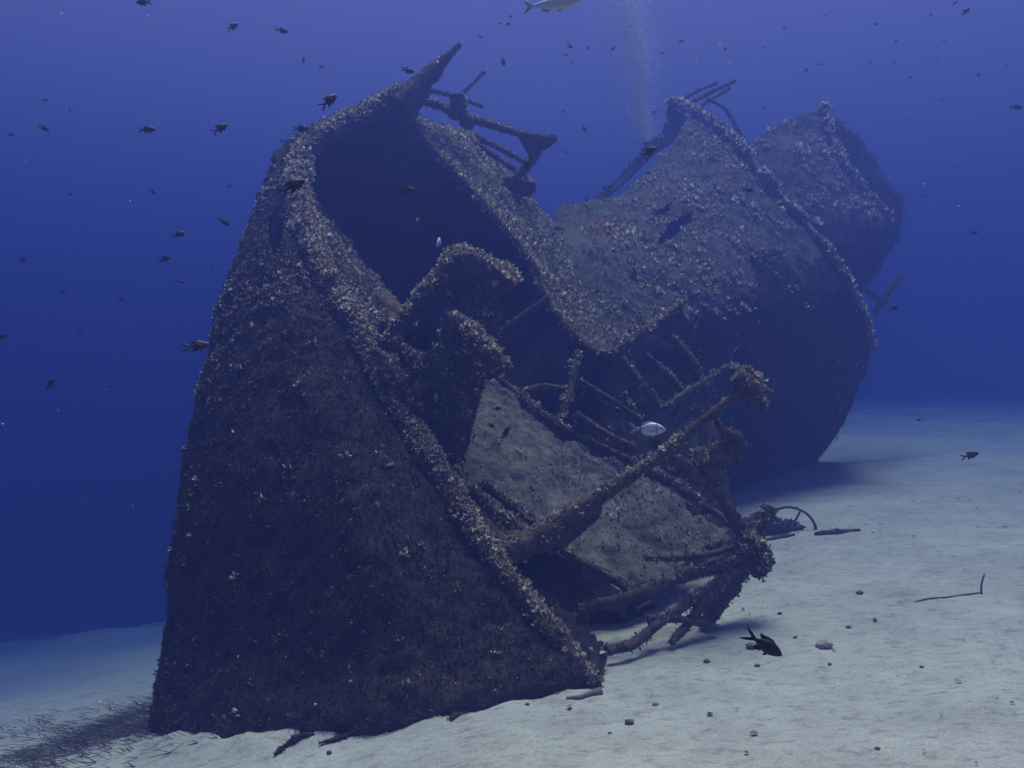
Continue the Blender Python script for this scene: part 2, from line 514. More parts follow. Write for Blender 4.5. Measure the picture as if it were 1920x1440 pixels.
# ================================================================== seabed
def make_seabed():
    def axis(a, b, near, c, fine, grow):
        out = [c]; s = fine; x = c
        while x < b:
            s = fine if x < near[1] else s * grow
            x += s; out.append(min(x, b))
        x = c; s = fine; lo = []
        while x > a:
            s = fine if x > near[0] else s * grow
            x -= s; lo.append(max(x, a))
        return np.array(lo[::-1] + out)
    xs = axis(-58, 58, (-4, 5), 0, 0.045, 1.06)
    ys = axis(-6, 75, (3.5, 10), 6, 0.045, 1.06)
    X, Y = np.meshgrid(xs, ys, indexing="ij")
    Z = ground_z(X, Y)
    pt = Part(1)
    g = np.stack([X, Y, Z], 2)
    nu, nv = X.shape
    ii, jj = np.meshgrid(np.arange(nu - 1), np.arange(nv - 1), indexing="ij")
    a = (ii * nv + jj).ravel()
    pt.add(g.reshape(-1, 3), np.stack([a, a + nv, a + nv + 1, a + 1], 1), 0)
    m = bpy.data.materials.new("sand"); m.use_nodes = True
    t = m.node_tree; bs = t.nodes["Principled BSDF"]; bs.inputs["Roughness"].default_value = 0.95; bs.inputs["Specular IOR Level"].default_value = 0.1
    co = nd(t, "ShaderNodeTexCoord")
    n1 = nd(t, "ShaderNodeTexNoise", Scale=1.6, Detail=8, Roughness=0.7)
    n2 = nd(t, "ShaderNodeTexNoise", Scale=70.0, Detail=5, Roughness=0.75)
    n3 = nd(t, "ShaderNodeTexNoise", Scale=9.0, Detail=6, Roughness=0.72)
    mp = nd(t, "ShaderNodeMapping"); mp.inputs["Scale"].default_value = (1, 1.9, 1); mp.inputs["Rotation"].default_value = (0, 0, 0.5)
    t.links.new(co.outputs["Object"], mp.inputs["Vector"])
    for n in (n1, n2): t.links.new(co.outputs["Object"], n.inputs["Vector"])
    t.links.new(mp.outputs[0], n3.inputs["Vector"])
    r1 = nd(t, "ShaderNodeValToRGB"); e = r1.color_ramp.elements
    e[0].position = 0.3; e[0].color = (0.34, 0.33, 0.27, 1); e[1].position = 0.7; e[1].color = (0.51, 0.49, 0.40, 1)
    t.links.new(n1.outputs["Fac"], r1.inputs[0])
    r2 = nd(t, "ShaderNodeValToRGB"); e = r2.color_ramp.elements
    e[0].position = 0.30; e[0].color = (0.42, 0.41, 0.37, 1); e[1].position = 0.5; e[1].color = (1, 1, 1, 1)
    t.links.new(n3.outputs["Fac"], r2.inputs[0])
    r3 = nd(t, "ShaderNodeValToRGB"); e = r3.color_ramp.elements
    e[0].position = 0.3; e[0].color = (0.62, 0.62, 0.62, 1); e[1].position = 0.62; e[1].color = (1.1, 1.1, 1.1, 1)
    t.links.new(n2.outputs["Fac"], r3.inputs[0])
    a1 = nd(t, "ShaderNodeMixRGB"); a1.blend_type = "MULTIPLY"; a1.inputs[0].default_value = 0.75
    t.links.new(r1.outputs[0], a1.inputs[1]); t.links.new(r2.outputs[0], a1.inputs[2])
    a2 = nd(t, "ShaderNodeMixRGB"); a2.blend_type = "MULTIPLY"; a2.inputs[0].default_value = 0.8
    t.links.new(a1.outputs[0], a2.inputs[1]); t.links.new(r3.outputs[0], a2.inputs[2])
    t.links.new(a2.outputs[0], bs.inputs["Base Color"])
    b = nd(t, "ShaderNodeBump", Strength=0.4, Distance=0.010)
    b2 = nd(t, "ShaderNodeBump", Strength=0.3, Distance=0.04)
    t.links.new(n2.outputs["Fac"], b.inputs["Height"]); t.links.new(n3.outputs["Fac"], b2.inputs["Height"])
    t.links.new(b2.outputs[0], b.inputs["Normal"]); t.links.new(b.outputs[0], bs.inputs["Normal"])
    o = pt.build("seabed", [m])
    tag(o, "pale sandy seabed sloping down to the left", "seabed", kind="structure")


make_seabed()

# ================================================================== the near half of the wreck
wreck = thing("shipwreck", (-0.5, 7.0, -2.1), "near half of a broken weed-covered shipwreck lying heeled over", "shipwreck")

HULL = [  # gunwale, middle, turn of the hull seen against the water
    ((1112, 1284, 5.72), (700, 1356, 5.50), (282, 1404, 5.95)),
    ((1058, 1215, 5.95), (690, 1240, 5.78), (306, 1200, 6.5)),
    ((1000, 1145, 6.15), (675, 1130, 5.98), (322, 1050, 6.8)),
    ((905, 1025, 6.5), (640, 980, 6.28), (345, 900, 7.1)),
    ((830, 905, 6.9), (610, 850, 6.68), (370, 770, 7.5)),
    ((760, 795, 7.3), (575, 735, 7.08), (392, 680, 7.9)),
    ((700, 690, 7.7), (552, 640, 7.5), (415, 590, 8.3)),
    ((640, 575, 8.1), (530, 545, 7.95), (440, 518, 8.7)),
    ((590, 480, 8.6), (520, 465, 8.5), (468, 448, 9.1)),
    ((560, 400, 9.1), (522, 392, 9.1), (496, 380, 9.6)),
    ((556, 330, 9.6), (538, 322, 9.7), (526, 318, 10.0)),
    ((590, 268, 10.0), (580, 261, 10.2), (572, 259, 10.5)),
    ((690, 213, 10.4), (685, 206, 10.6), (682, 204, 10.9)),
    ((748, 178, 10.6), (745, 171, 10.8), (742, 169, 11.1)),
]
GUN = [P(*r[0]) for r in HULL]


def hull_plating():
    pt = Part(11)
    rows = []
    for k_, (a, b, c) in enumerate(HULL):
        back_ = 0.7 * max(0.0, 1 - k_ / 9.5) ** 0.7          # the side turns away from us more towards the bottom
        A, B, C_ = P(*a), P(*b), P(c[0], c[1], c[2] + back_)
        D = C_ + np.array([0.5, 2.6, -0.35])
        rows.append([A, A * 0.5 + B * 0.5 + np.array([-0.02, -0.05, 0]), B, B * 0.45 + C_ * 0.55 + np.array([-0.10 - 0.08 * back_, -0.10 - 0.16 * back_, 0]), C_, C_ * 0.55 + D * 0.45 + np.array([-0.12, 0.0, 0.05]), D])
    low = [q + np.array([0.0, 0.0, -0.55]) for q in rows[0]]
    rows = [low] + rows
    # matched rows: first across each row, then up
    n = 130
    rr = np.array([spline_idx(r, n) for r in rows])          # rows x n
    g = np.stack([spline_idx([rr[i, j] for i in range(len(rows))], 190) for j in range(n)], 0)   # n x 190

    def keep(c):
        px, py = PX(c)
        u = (px - 516) / 15.0; v = (py - 432) / 40.0
        hole = (u * u + v * v < 1) & (c[:, 1] < 10.5)
        return ~hole
    pt.shell(g, thick=0.05, amp=0.065, scale=2.6, keep=keep)
    pt.tufts(3, size=0.02, leaves=7, mat=SPONGE, patch=0.3)
    pt.tufts(4600, size=0.017, leaves=3, mat=TURF, patch=0.22, pscale=3.0, width=0.4, up=0.15)
    pt.tufts(300, size=0.026, leaves=4, mat=TURF, patch=0.45, pscale=3.0, width=0.4, up=0.15)
    up = lambda p, n: rng.random(len(p)) < np.clip((p[:, 2] + 0.6) / 2.8, 0.006, 1) * np.clip(0.35 + 0.9 * (n[:, 2] + 0.3 - n[:, 0] * 0.35), 0.05, 1)
    pt.tufts(1000, size=0.024, leaves=6, mat=PALE, patch=0.52, pscale=1.7, cond=up)
    pt.tufts(1500, size=0.019, leaves=4, mat=GREY, patch=0.48, pscale=1.3, cond=lambda p, n: rng.random(len(p)) < np.clip((p[:, 2] + 0.5) / 2.4, 0.015, 1))
    pt.tufts(26, size=0.028, leaves=8, mat=PALE, patch=0.50, pscale=2.7)
    return pt.build("hull_plating", MATS(M_HULL), wreck)


hull_plating()


def gunwale():
    pt = Part(12)
    pts = [g + np.array([0.02, -0.02, 0.0]) for g in GUN]
    rad = [0.05, 0.055, 0.06, 0.075, 0.085, 0.095, 0.10, 0.11, 0.12, 0.13, 0.13, 0.12, 0.11, 0.10]
    pt.tube(pts, rad, seg=14, amp=0.35, scale=6, res=0.03, mat=0)
    up = lambda p, n: rng.random(len(p)) < np.clip((p[:, 2] + 2.3) / 2.2, 0.25, 1)
    pt.tufts(4600, size=0.027, leaves=7, mat=PALE, patch=0.32, pscale=2.2, up_only=0.8, up=0.5, cond=up)
    pt.tufts(1300, size=0.022, leaves=5, mat=GREY, patch=0.42, pscale=2.4, up=0.3)
    pt.tufts(600, size=0.02, leaves=5, mat=TURF, patch=0.45, pscale=2.4)
    def rusty(p, n):
        px, py = PX(p)
        return (np.hypot((px - 577) / 14, (py - 402) / 20) < 1) | (np.hypot((px - 612) / 20, (py - 525) / 26) < 1) | (np.hypot((px - 850) / 22, (py - 940) / 16) < 1)
    pt.tufts(5000, size=0.02, leaves=5, mat=SPONGE, patch=0.3, cond=rusty, up=0.2)
    pt.build("gunwale", MATS(M_CRUST), wreck)


gunwale()

E2 = [P(745, 196, 10.62), P(820, 290, 10.4), P(900, 375, 10.2), P(980, 470, 9.95), P(1022, 558, 9.75), P(1090, 640, 9.45), P(1142, 668, 9.25)]


def side_plating():
    """the upper side of the ship, silted, sloping down to the right from the peak"""
    pt = Part(13)
    Fc = [P(742, 169, 11.1) + np.array([0.5, 2.6, -0.35]), P(868, 238, 12.6), P(945, 318, 12.5), P(1002, 384, 12.4), P(1045, 430, 12.2), P(1080, 520, 11.6), P(1150, 640, 10.6)]
    mid = [(a + b) / 2 + np.array([0.03, -0.05, 0.10]) for a, b in zip(E2, Fc)]
    g = grid_from_rows([spline_idx(E2, 40), spline_idx(mid, 40), spline_idx(Fc, 40)], 0.045)
    pt.shell(g, thick=0.06, amp=0.05, scale=2.6, ragged=0.10, sides="v", mat=0)
    pt.tube(E2, [0.05, 0.05, 0.045, 0.045, 0.04, 0.04, 0.04], seg=10, amp=0.45, scale=7, res=0.035, mat=CRUST)
    pt.tufts(450, size=0.036, leaves=7, mat=PALE, patch=0.49, pscale=2.0, up_only=0.7)
    pt.tufts(900, size=0.03, leaves=4, mat=GREY, patch=0.42, pscale=2.6)
    pt.build("side_plating", MATS(M_PLATE), wreck)


side_plating()


def bulkhead():
    pt = Part(14)
    a, b, c = P(600, 300, 12.6), P(900, 330, 12.5), P(800, 700, 12.2)
    pl = plane(a, b, c)
    top = [pl(578, 330), pl(600, 278), pl(690, 226), pl(745, 200), pl(800, 246), pl(900, 340), pl(1000, 450), pl(1050, 540)]
    bot = [pl(585, 420), pl(620, 520), pl(680, 620), pl(740, 720), pl(800, 800), pl(900, 800), pl(1000, 780), pl(1085, 690)]
    g = grid_from_rows([spline_idx(top, 50), spline_idx(bot, 50)], 0.09, by_index=True)
    pt.shell(g, thick=0.06, amp=0.05, scale=1.5)
    for k in range(4):
        x0 = 655 + k * 95
        pt.tube([pl(x0, 260 + 70 * k, -0.0), pl(x0 + 40, 760)], 0.05, seg=8, amp=0.3, res=0.08)
    pt.tufts(90, size=0.06, leaves=4, mat=TURF, patch=0.4)
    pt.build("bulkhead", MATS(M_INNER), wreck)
    pt = Part(20)
    g = grid_from_rows([[P(480, 360, 10.4), P(585, 365, 10.5)], [P(470, 510, 10.0), P(585, 500, 10.0)]], 0.1)
    pt.shell(g, thick=0.05, amp=0.04, scale=3)
    pt.build("inner_plating", MATS(M_INNER), wreck)
    # the hold's lower inner side, below the torn gunwale
    pt = Part(15)
    A = [P(575, 340, 9.7), P(600, 440, 9.1), P(650, 540, 8.6), P(700, 640, 8.2), P(760, 760, 7.8), P(830, 880, 7.3)]
    B = [P(588, 372, 10.4), P(642, 440, 10.0), P(705, 520, 9.5), P(780, 603, 9.0), P(840, 700, 8.6), P(880, 860, 7.9)]
    g = grid_from_rows([A, B], 0.045)
    pt.shell(g, thick=0.05, amp=0.05, scale=3, ragged=0.12, sides="v")
    pt.tufts(500, size=0.034, leaves=7, mat=PALE, patch=0.46, pscale=2.0)
    pt.tufts(1600, size=0.026, leaves=4, mat=GREY, patch=0.40, pscale=2.4)
    pt.tufts(900, size=0.024, leaves=4, mat=TURF, patch=0.45, pscale=2.4)
    pt.build("inner_side", MATS(M_CRUST), wreck)


bulkhead()

DP = plane(P(1170, 1110, 7.0), P(1390, 1020, 8.2), P(900, 720, 9.0))


def deck():
    pt = Part(16)
    A = [DP(860, 700), DP(838, 800), DP(850, 905), DP(930, 985), DP(1030, 1045), DP(1180, 1122)]
    M_ = [DP(905, 712), DP(950, 800), DP(1000, 880), DP(1080, 950), DP(1190, 1020), DP(1300, 1072)]
    B = [DP(930, 708), DP(1050, 800), DP(1150, 850), DP(1250, 900), DP(1340, 962), DP(1412, 1018)]
    g = grid_from_rows([A, M_, B], 0.04)
    pt.shell(g, thick=0.07, amp=0.07, scale=3.6, ragged=0.24, sides="vVU")
    pt.tufts(50, size=0.035, leaves=7, mat=PALE, patch=0.52, pscale=1.8)
    pt.tufts(1200, size=0.014, leaves=3, mat=GREY, patch=0.45, pscale=3.0)
    pt.tufts(500, size=0.020, leaves=3, mat=TURF, patch=0.55, pscale=2.0)
    pt.build("deck", MATS(M_DECK), wreck)
    tb0 = Part(32)
    tb0.tube([DP(935, 712, 0.02), DP(1045, 800, 0.02), DP(1150, 852, 0.02), DP(1250, 902, 0.02), DP(1340, 965, 0.02), DP(1400, 1012, 0.02)], [0.03, 0.04, 0.03, 0.045, 0.03, 0.04], seg=10, amp=0.6, res=0.03)
    tb0.tufts(1200, size=0.026, leaves=7, mat=PALE, patch=0.5, up_only=0.6); tb0.tufts(1500, size=0.02, leaves=4, mat=TURF, patch=0.35)
    tb0.build("deck_edge", MATS(M_CRUST), wreck)
    # low coamings and pipes along the foot of the gunwale
    for pts, r in (([P(850, 880, 7.05), P(930, 960, 6.85), P(1010, 1010, 6.7)], 0.045),
                   ([P(905, 905, 7.2), P(980, 965, 7.05), P(1060, 1020, 6.9)], 0.04),
                   ([P(1050, 1030, 6.75), P(1120, 1070, 6.75), P(1185, 1108, 6.78)], 0.035)):
        q = Part(int(pts[0][0] * 100) % 50 + 17)
        q.tube(pts, r, seg=10, amp=0.4, res=0.03)
        q.tufts(1500, size=0.026, leaves=7, mat=PALE, patch=0.48, up_only=0.8)
        q.tufts(1500, size=0.018, leaves=4, mat=TURF, patch=0.35)
        q.build("pipe", MATS(M_CRUST), wreck)
    # dark coaming panel below the deck edge and the bow pocket
    pt = Part(18)
    g = grid_from_rows([[P(985, 1030, 6.62), P(1070, 1050, 6.62), P(1180, 1118, 6.72)], [P(1040, 1180, 6.3), P(1095, 1180, 6.35), P(1165, 1172, 6.5)]], 0.04)
    pt.shell(g, thick=0.05, amp=0.05, scale=4, ragged=0.25, sides="V")
    pt.tufts(200, size=0.05, leaves=5, mat=TURF, patch=0.4)
    pt.tufts(60, size=0.05, leaves=7, mat=PALE, patch=0.5)
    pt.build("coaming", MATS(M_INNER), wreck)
    pt = Part(19)
    g = grid_from_rows([[P(1112, 1286, 5.74), P(1060, 1215, 5.98), P(1000, 1145, 6.2), P(930, 1050, 6.5)], [P(1122, 1283, 5.82), P(1143, 1212, 6.1), P(1085, 1135, 6.4), P(1030, 1060, 6.75)]], 0.03, by_index=True)
    pt.shell(g, thick=0.04, amp=0.04, scale=5, ragged=0.14, sides="V")
    pt.tufts(300, size=0.04, leaves=4, mat=TURF, patch=0.4)
    pt.tufts(60, size=0.045, leaves=6, mat=PALE, patch=0.5)
    pt.build("bow_plate", MATS(M_INNER), wreck)
    pt = Part(31)
    g = grid_from_rows([[GUN[1] + np.array([0.03, 0.04, -0.02]), GUN[2] + np.array([0.03, 0.04, -0.02]), GUN[3] + np.array([0.03, 0.04, -0.02]), GUN[4] + np.array([0.03, 0.04, -0.02]), GUN[5] + np.array([0.03, 0.04, -0.02])],
                        [P(1090, 1130, 6.6), DP(1060, 1075, -0.12), DP(1010, 1015, -0.12), DP(940, 945, -0.12), DP(890, 860, -0.12)]], 0.04, by_index=True)
    pt.shell(g, thick=0.05, amp=0.06, scale=4)
    pt.tufts(900, size=0.022, leaves=5, mat=TURF, patch=0.35); pt.tufts(500, size=0.028, leaves=7, mat=PALE, patch=0.52); pt.tufts(800, size=0.02, leaves=4, mat=GREY, patch=0.5)
    pt.build("inner_side", MATS(M_CRUST), wreck)


deck()


def winch():
    pt = Part(21)
    # broad tapering post with a hooded head
    sd = np.array([0.2, 1.0, 0.1])
    pt.tube([P(836, 890, 7.45), P(850, 800, 7.55), P(868, 700, 7.7), P(890, 600, 7.85), P(906, 525, 7.95)], [0.07, 0.14, 0.18, 0.21, 0.19], seg=20, amp=0.16, scale=5, sq=1.0, flat=1.0, side=sd)
    pt.tube([P(838, 492, 7.75), P(868, 494, 7.82), P(910, 512, 7.9), P(956, 545, 7.95)], [0.06, 0.12, 0.13, 0.11], seg=16, amp=0.3, scale=6, flat=1.5, sq=0.9)
    pt.tufts(1200, size=0.03, leaves=8, mat=PALE, patch=0.42, pscale=2.5, up_only=1.0, up=0.5)
    pt.tufts(1200, size=0.02, leaves=5, mat=GREY, patch=0.5, pscale=3, up_only=0.8)
    pt.tufts(2200, size=0.018, leaves=4, mat=TURF, patch=0.3)
    post = pt.build("winch", MATS(M_CRUST), wreck)

    def tb(name, pts, rad, seed, pale=900, seg=12):
        q = Part(seed)
        q.tube(pts, rad, seg=seg, amp=0.4, scale=7, res=0.028)
        q.tufts(pale * 1.6, size=0.030, leaves=8, mat=PALE, patch=0.42, pscale=2.8, up_only=0.9, up=0.5)
        q.tufts(1300, size=0.02, leaves=4, mat=GREY, patch=0.48, pscale=3)
        q.tufts(1900, size=0.018, leaves=4, mat=TURF, patch=0.35)
        return q.build(name, MATS(M_CRUST), post)
    tb("leg", [P(728, 645, 7.55), P(765, 592, 7.6), P(805, 545, 7.65), P(850, 492, 7.72)], [0.07, 0.08, 0.075, 0.06], 22)
    tb("leg", [P(815, 700, 7.4), P(835, 645, 7.42), P(850, 598, 7.45)], [0.06, 0.07, 0.06], 23)
    tb("drum", [P(838, 596, 7.35), P(870, 622, 7.3), P(905, 652, 7.22), P(946, 690, 7.15)], [0.075, 0.09, 0.075, 0.055], 24)
    tb("crossbar", [P(735, 640, 7.5), P(770, 665, 7.45), P(800, 690, 7.4), P(840, 712, 7.42)], 0.05, 25)
    tb("crossbar", [P(708, 690, 7.45), P(742, 730, 7.4), P(792, 775, 7.3)], 0.035, 26, 500)
    tb("strut", [P(752, 720, 7.35), P(790, 680, 7.4), P(830, 655, 7.4)], 0.045, 27)
    tb("strut", [P(722, 600, 7.7), P(716, 640, 7.6), P(738, 655, 7.5)], 0.035, 28, 600)
    tb("strut", [P(770, 760, 7.3), P(800, 720, 7.4), P(860, 745, 7.45), P(868, 790, 7.4)], 0.05, 29, 500)
    q = Part(30)
    g = grid_from_rows([[P(728, 650, 7.65), P(780, 770, 7.4), P(835, 880, 7.35)], [P(800, 560, 7.75), P(850, 700, 7.75), P(850, 850, 7.6)]], 0.05)
    q.shell(g, thick=0.05, amp=0.05, scale=4, ragged=0.15)
    q.tufts(400, size=0.05, leaves=5, mat=TURF, patch=0.35)
    q.tufts(60, size=0.05, leaves=8, mat=PALE, patch=0.5)
    q.build("bed_plate", MATS(M_INNER), post)


winch()


def tb(name, pts, rad, seed, pale=700, seg=12, amp=0.30, size=0.048, base=None, parent=None, sq=0.0, flat=1.0, grey=700, turf=600, res=0.03):
    q = Part(seed)
    q.tube(pts, rad, seg=seg, amp=amp, scale=7, res=res, sq=sq, flat=flat)
    q.tufts(pale * 2.0, size=size * 0.56, leaves=8, mat=PALE, patch=0.46, pscale=2.8, up_only=0.9, up=0.4)
    q.tufts(grey * 1.5, size=size * 0.42, leaves=4, mat=GREY, patch=0.5, pscale=3)
    q.tufts(turf * 1.5, size=size * 0.38, leaves=4, mat=TURF, patch=0.35)
    return q.build(name, MATS(base or M_CRUST), parent or wreck)


# ---- boom rising to the right over the deck
def boom():
    bm = tb("boom", [P(940, 1040, 6.5), P(1010, 1010, 6.55), P(1090, 955, 6.6), P(1180, 895, 6.65), P(1240, 853, 6.7), P(1310, 795, 6.75), P(1395, 732, 6.8)],
       [0.10, 0.10, 0.075, 0.055, 0.042, 0.038, 0.04], 41, pale=420, res=0.025)
    q = Part(42)
    g = grid_from_rows([[P(985, 1015, 6.52), P(1060, 975, 6.57), P(1148, 925, 6.62)], [P(1035, 1050, 6.55), P(1085, 1015, 6.6), P(1125, 975, 6.63)]], 0.03)
    q.shell(g, thick=0.08, amp=0.03, scale=5, ragged=0.06)
    q.tufts(1500, size=0.018, leaves=4, mat=TURF, patch=0.35); q.tufts(120, size=0.05, leaves=8, mat=PALE, patch=0.5)
    q.build("gusset", MATS(M_CRUST), bm)
    tb("boom_head", [P(1378, 703, 6.78), P(1400, 722, 6.8), P(1422, 748, 6.78), P(1438, 764, 6.76)], [0.055, 0.08, 0.065, 0.055], 43, pale=60, grey=300, parent=bm)
    tb("boom_head", [P(1372, 700, 6.85), P(1395, 702, 6.88), P(1412, 708, 6.9)], [0.04, 0.055, 0.045], 44, pale=500, parent=bm)
    q = Part(45); q.lump(P(1418, 712, 6.86), (0.055, 0.05, 0.045), amp=0.4); q.tufts(900, size=0.03, leaves=5, mat=PALE, patch=0.2)
    q.build("sponge", [mat_surface("pale_sponge", [(0.12, 0.10, 0.07), (0.25, 0.21, 0.15), (0.4, 0.35, 0.27)], scale=20), M_PALE], bm)
    tb("boom_head", [P(1418, 718, 6.9), P(1434, 732, 6.95), P(1446, 738, 7.0)], [0.03, 0.025, 0.012], 46, pale=0, parent=bm)


boom()


def railing():
    tb("rail", [P(1240, 853, 6.72), P(1272, 865, 6.8), P(1305, 893, 6.85), P(1340, 920, 6.9), P(1375, 968, 6.95), P(1412, 1018, 6.98)], [0.04, 0.045, 0.06, 0.04, 0.045, 0.05], 51, pale=400)
    tb("rail_plate", [P(1300, 885, 6.85), P(1325, 865, 6.88), P(1355, 848, 6.9), P(1386, 842, 6.92)], [0.05, 0.105, 0.10, 0.06], 52, pale=60, sq=0.6, flat=0.5)
    tb("rail", [P(1338, 780, 6.78), P(1352, 805, 6.85), P(1380, 822, 6.9), P(1388, 845, 6.92)], [0.02, 0.025, 0.045, 0.05], 53, pale=80)
    q = Part(54); q.lump(P(1312, 852, 6.75), (0.05, 0.04, 0.04), amp=0.5); q.tufts(1200, size=0.035, leaves=6, mat=PALE, patch=0.25)
    q.build("sponge", MATS(M_GREY), wreck)
    # leaning stanchion down to the sand
    tb("stanchion", [P(1446, 952, 7.05), P(1428, 985, 7.02), P(1410, 1030, 6.98), P(1375, 1085, 6.9), P(1345, 1130, 6.82), P(1322, 1178, 6.72)], [0.06, 0.062, 0.085, 0.095, 0.075, 0.05], 55, pale=300)
    q = Part(56)
    q.lump(P(1424, 1048, 6.9), (0.085, 0.08, 0.12), amp=0.6, scale=8); q.lump(P(1402, 1022, 6.9), (0.09, 0.08, 0.07), amp=0.5, scale=8)
    q.tufts(1000, size=0.034, leaves=8, mat=PALE, patch=0.45, up_only=0.4); q.tufts(2200, size=0.022, leaves=5, mat=TURF, patch=0.3)
    q.build("crust_lump", MATS(M_CRUST), wreck)
    tb("rail", [P(1210, 1046, 7.0), P(1270, 1046, 7.0), P(1330, 1040, 7.0), P(1405, 1022, 6.97)], [0.026, 0.03, 0.028, 0.04], 57, pale=120)
    tb("rail", [P(1085, 1140, 6.4), P(1140, 1128, 6.45), P(1210, 1108, 6.55), P(1290, 1078, 6.7), P(1360, 1055, 6.82), P(1410, 1035, 6.92)], [0.03, 0.036, 0.042, 0.045, 0.045, 0.045], 58, pale=700)
    tb("rail", [P(1140, 1222, 6.15), P(1190, 1205, 6.25), P(1235, 1170, 6.4), P(1290, 1130, 6.55), P(1345, 1095, 6.7), P(1385, 1070, 6.8)], [0.03, 0.034, 0.034, 0.034, 0.036, 0.036], 59, pale=200)
    tb("rail", [P(1258, 1205, 6.35), P(1290, 1170, 6.5), P(1330, 1115, 6.65), P(1365, 1080, 6.75)], [0.03, 0.036, 0.045, 0.045], 60, pale=60)
    tb("rail", [P(1215, 1162, 6.42), P(1265, 1160, 6.45), P(1345, 1176, 6.55)], [0.035, 0.03, 0.02], 61, pale=60)
    q = Part(62)
    g = grid_from_rows([[P(1085, 1145, 6.5), P(1140, 1130, 6.58), P(1200, 1112, 6.68), P(1250, 1097, 6.75)], [P(1110, 1172, 6.55), P(1165, 1168, 6.62), P(1212, 1150, 6.7), P(1252, 1125, 6.78)]], 0.04)
    q.shell(g, thick=0.06, amp=0.05, scale=4, ragged=0.15, sides="vU")
    q.tufts(1500, size=0.022, leaves=4, mat=TURF, patch=0.3); q.tufts(250, size=0.03, leaves=8, mat=PALE, patch=0.45)
    q.build("bulwark", MATS(M_INNER), wreck)


railing()


def top_gear():
    # tapering spar standing off the peak
    spar = tb("spar", [P(748, 205, 10.5), P(778, 172, 10.55), P(808, 138, 10.6), P(838, 108, 10.65), P(862, 84, 10.7)], [0.20, 0.15, 0.10, 0.06, 0.035], 71, pale=60, grey=300)
    q = Part(72)
    g = grid_from_rows([[P(735, 178, 10.5), P(765, 160, 10.52), P(790, 150, 10.55)], [P(742, 212, 10.5), P(770, 220, 10.5), P(795, 195, 10.55)]], 0.05)
    q.shell(g, thick=0.1, amp=0.04, scale=4); q.tufts(300, size=0.05, leaves=5, mat=GREY, patch=0.4)
    q.build("spar_foot", MATS(M_CRUST), spar)
    # rail running right from the spar foot to a bracket
    tb("upper_rail", [P(788, 186, 10.8), P(825, 200, 10.85), P(868, 218, 10.9), P(915, 232, 10.95), P(970, 250, 11.0), P(1043, 262, 11.1)], [0.05, 0.05, 0.06, 0.05, 0.042, 0.04], 73, pale=500)
    tb("bollard", [P(859, 222, 10.88), P(859, 200, 10.88), P(859, 180, 10.88)], [0.10, 0.10, 0.10], 74, pale=250, sq=0.3)
    tb("bollard", [P(868, 222, 10.9), P(880, 230, 10.9), P(888, 234, 10.9)], [0.08, 0.08, 0.06], 75, pale=20)
    q = Part(76)
    g = grid_from_rows([[P(975, 252, 11.0), P(1010, 258, 11.05), P(1043, 264, 11.1)], [P(1002, 288, 11.0), P(1012, 286, 11.05), P(1030, 276, 11.1)]], 0.04)
    q.shell(g, thick=0.1, amp=0.03, scale=5); q.tufts(400, size=0.045, leaves=5, mat=TURF, patch=0.35)
    q.build("bracket", MATS(M_CRUST), wreck)
    tb("brace", [P(1012, 280, 11.05), P(990, 310, 11.1), P(960, 338, 11.2), P(930, 362, 11.25)], [0.05, 0.05, 0.045, 0.04], 77, pale=40)
    tb("upper_rail", [P(840, 255, 11.6), P(890, 272, 11.7), P(930, 295, 11.8), P(968, 318, 11.8)], [0.042, 0.04, 0.035, 0.03], 78, pale=400)
    tb("upper_rail", [P(880, 250, 12.2), P(930, 275, 12.2), P(985, 305, 12.2)], 0.035, 79, pale=80)
    tb("upper_rail", [P(800, 168, 12.4), P(850, 180, 12.4), P(905, 200, 12.6)], 0.028, 80, pale=20)
    tb("thin_stay", [P(868, 175, 12.8), P(888, 155, 12.9), P(908, 135, 13.0)], 0.02, 81, pale=0)
    q = Part(82)
    q.lump(P(965, 350, 11.4), (0.30, 0.2, 0.14), amp=0.5, scale=6); q.lump(P(950, 378, 11.2), (0.22, 0.2, 0.12), amp=0.5, scale=6)
    q.tufts(300, size=0.05, leaves=6, mat=PALE, patch=0.5, up_only=0.8); q.tufts(600, size=0.05, leaves=4, mat=GREY, patch=0.4)
    q.build("crust_lump", MATS(M_CRUST), wreck)
    # beam and dark panel at the lower lip of the hold
    tb("hold_beam", [P(925, 632, 9.6), P(975, 597, 9.65), P(1028, 558, 9.7)], [0.035, 0.04, 0.04], 83, pale=60, grey=200)
    q = Part(84)
    g = grid_from_rows([[P(925, 640, 9.7), P(975, 604, 9.75), P(1028, 566, 9.72)], [P(930, 735, 9.4), P(1010, 745, 9.3), P(1100, 690, 9.3)]], 0.06)
    q.shell(g, thick=0.05, amp=0.04, scale=3); q.tufts(150, size=0.05, leaves=4, mat=TURF, patch=0.4)
    q.build("hold_panel", MATS(M_INNER), wreck)


top_gear()


